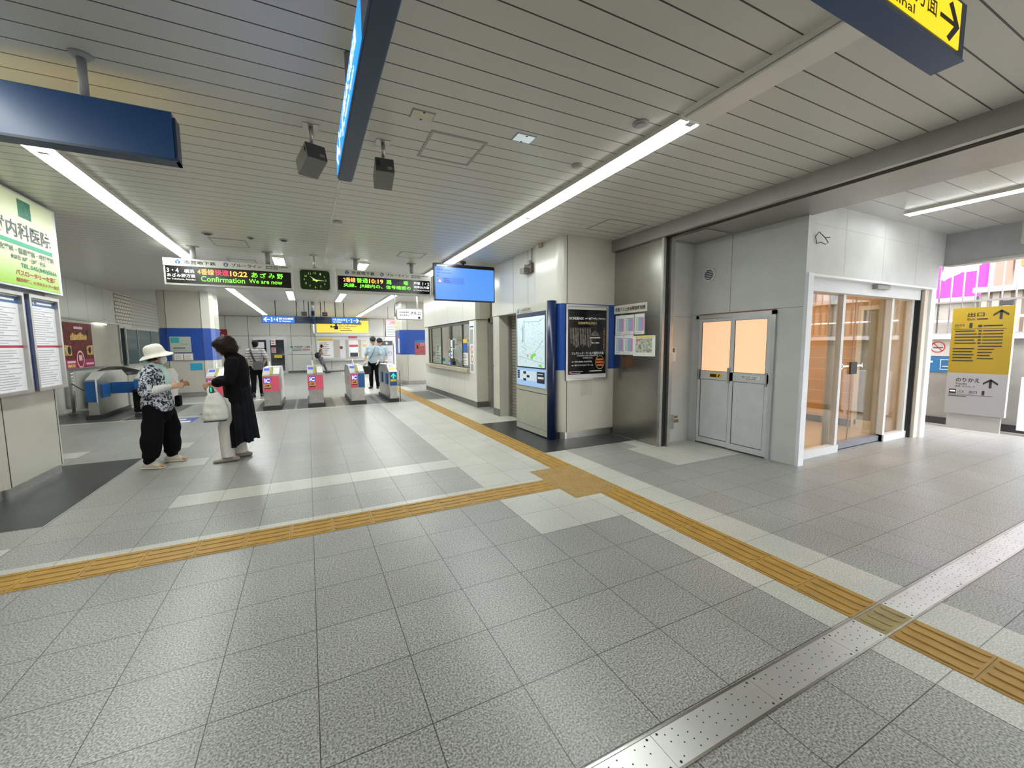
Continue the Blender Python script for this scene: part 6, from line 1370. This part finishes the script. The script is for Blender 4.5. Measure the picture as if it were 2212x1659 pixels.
BH = mat('black hair', (.007, .005, .005), .6, spec=.2, var=0)
STR = brick('striped shirt cloth', (.46, .43, .42), (.42, .40, .40), (.10, .09, .11), 60., .075, .011, ox=-30, rough=.85, axes='YZ', bump=0)
# striped shirt man, back to the camera
J = base_J(.97, ell=(-.06, .25, 1.14), wrl=(.10, .22, .95), elr=(-.14, -.29, 1.16), wrr=(.0, -.16, .98), anl=(-.25, .09, .14), knl=(-.02, .10, .50), anr=(.10, -.09, .085), knr=(.09, -.1, .5), toel=(1, .1, -.5), pelvis=(0, 0, .93))
w, P, R = stand('man in striped t-shirt walking away beyond the ticket gates', (-1.37, 14.15, 0), PI/2, J, STR, CBLK, None, .97, .5, BH)
s = thing('shoulder_bag', 'grey shoulder bag worn by the man in the striped t-shirt', 'bag', (-1.3, 14, .9))
b = MB(); b.box(-1.44, 13.91, .80, -1.16, 14.0, 1.04, .025); b.build('pouch', mat('grey bag cloth', (.10, .10, .105), .8), s)
b = MB(); b.tube([(-1.50, 14.10, 1.41), (-1.49, 14.02, 1.36), (-1.45, 13.99, 1.2), (-1.40, 13.985, 1.08), (-1.36, 13.97, 1.0)], [(.024, .006)]*5, 8, side=(1, 0, 0)); b.build('strap', BLACK, s)
# officer(s)
SHB = mat('pale blue uniform shirt', (.42, .52, .60), .75, var=.04, vs=30, bump=.2)
def cap(P, R, w):
    b = MB(); b.ell(P(-.005, 0, .098), (.118, .112, .038), R); b.tube([P(-.005, 0, .058), P(-.005, 0, .09)], [.090, .1], 16); b.ell(P(.085, 0, .055), (.05, .07, .010), R); b.build('cap', mat('navy cap', (.008, .008, .014), .6), w)
J = base_J(1.0, look=(.9, .35, -.35), shl=(0, .18, 1.40), ell=(.05, .24, 1.16), wrl=(.16, .2, .98), shr=(0, -.18, 1.40), elr=(-.0, -.26, 1.15), wrr=(.12, -.26, .93), head=(.03, 0, 1.62))
w, P, R = stand('officer in pale blue shirt and black cap with white gloves by the narrow gate', (2.03, 14.9, 0), -1.95, J, SHB, CBLK, None, 1.0, .45, BH)
cap(P, R, w)
GLV = mat('white glove', (.75, .75, .75), .8)
b = MB()
hand(b, J['wrr'], V(.1, 0, -1), V(1, 0, 0), .2, .18); b.v = [J['wrr']+(v-J['wrr'])*1.12 for v in b.v]; b.build('glove', GLV, w, voxel=.008, smoothit=1)
b = MB(); hand(b, J['wrl'], V(.4, -.2, -.8), V(1, 0, 0), .2, .18); b.v = [J['wrl']+(v-J['wrl'])*1.12 for v in b.v]; b.build('glove', GLV, w, voxel=.008, smoothit=1)
b = MB(); b.tube([(.125, .10, 1.44), (.14, .0, 1.2), (.13, -.12, 1.02)], [(.02, .006)]*3, 8); b.build('shoulder_strap', BLACK, w)
s = thing('duty_bag', 'black duty bag hanging at the side of the gloved officer', 'bag', (1.8, 14.8, .5))
b = MB(); b.box(1.60, 14.55, .52, 1.88, 14.72, .80, .03); b.build('body', BLACK, s)
b = MB(); b.tube([(1.66, 14.63, .79), (1.68, 14.63, .87), (1.80, 14.63, .87), (1.83, 14.63, .79)], [.008]*4, 8); b.build('handle', BLACK, s)
J = base_J(.99, look=(.9, -.3, -.35), wrl=(.15, .2, .95), wrr=(.15, -.2, .95))
w, P, R = stand('second officer in pale blue shirt standing behind the gloved officer', (2.36, 15.6, 0), -1.8, J, SHB, CBLK, None, 1.0, .45, BH)
cap(P, R, w)
# far man with pack
J = base_J(.93, pelvis=(-.02, 0, .93), chest=(.02, 0, 1.26), neck=(.05, 0, 1.44), head=(.10, 0, 1.56), shl=(.03, .18, 1.38), shr=(.03, -.18, 1.38), ell=(.05, .25, 1.14), wrl=(.2, .1, 1.15), elr=(.05, -.25, 1.14), wrr=(.2, -.1, 1.12), knl=(.18, .1, .52), anl=(.32, .1, .09), knr=(.0, -.1, .5), anr=(-.28, -.1, .16), look=(.9, 0, -.4))
w, P, R = stand('man in beige shirt and cap stepping past the far fare poster', (.62, 24.4, 0), 0.25, J, mat('beige shirt', (.42, .37, .31), .8), mat('grey trousers', (.10, .105, .12), .8), None, .93, .9, BH)
b = MB(); b.ell(P(0, 0, .07), (.1, .092, .06), R); b.ell(P(.1, 0, .045), (.05, .06, .01), R); b.build('cap', mat('pale cap', (.5, .47, .42), .8), w)
s = thing('backpack', 'black pack carried by the man in the beige shirt', 'backpack', (.55, 24.3, .9))
b = MB(); b.ell((.46, 24.22, .98), (.15, .11, .17)); b.build('body', BLACK, s)
b = MB(); b.tube([(.5, 24.2, 1.1), (.58, 24.18, 1.25), (.66, 24.2, 1.3)], [.02]*3, 8); b.build('strap', BLACK, s)
# clerk in the booth
J = base_J(.95, look=(.9, 0, -.3), wrl=(.25, .15, 1.0), wrr=(.25, -.15, 1.0), ell=(.08, .24, 1.1), elr=(.08, -.24, 1.1))
w, P, R = stand('clerk in pale shirt standing inside the ticket office', (4.1, 9.62, 0), 2.2, J, SHB, CBLK, None, .95, .9, mat('grey hair', (.15, .15, .15), .6))

# ================================================================== WORLD + LIGHT
wd = bpy.data.worlds.new('world'); SC.world = wd; wd.use_nodes = True; nt = wd.node_tree
bg = nt.nodes['Background']; sky = nt.nodes.new('ShaderNodeTexSky'); sky.sky_type = 'NISHITA'; sky.sun_disc = False; sky.sun_elevation = math.radians(50); sky.sun_rotation = math.radians(200); sky.air_density = 1.5; sky.dust_density = 4
hs = nt.nodes.new('ShaderNodeHueSaturation'); hs.inputs['Saturation'].default_value = .35
nt.links.new(sky.outputs[0], hs.inputs['Color']); nt.links.new(hs.outputs[0], bg.inputs[0]); bg.inputs[1].default_value = 1.0
SC.view_settings.view_transform = 'Standard'; SC.view_settings.look = 'None'; SC.view_settings.gamma = 1; SC.view_settings.use_curve_mapping = False
SC.view_settings.exposure = EXPO
SC.cycles.use_denoising = True
SC.cycles.max_bounces = 10; SC.cycles.diffuse_bounces = 6; SC.cycles.glossy_bounces = 4; SC.cycles.transparent_max_bounces = 12
SC.cycles.sample_clamp_indirect = 6
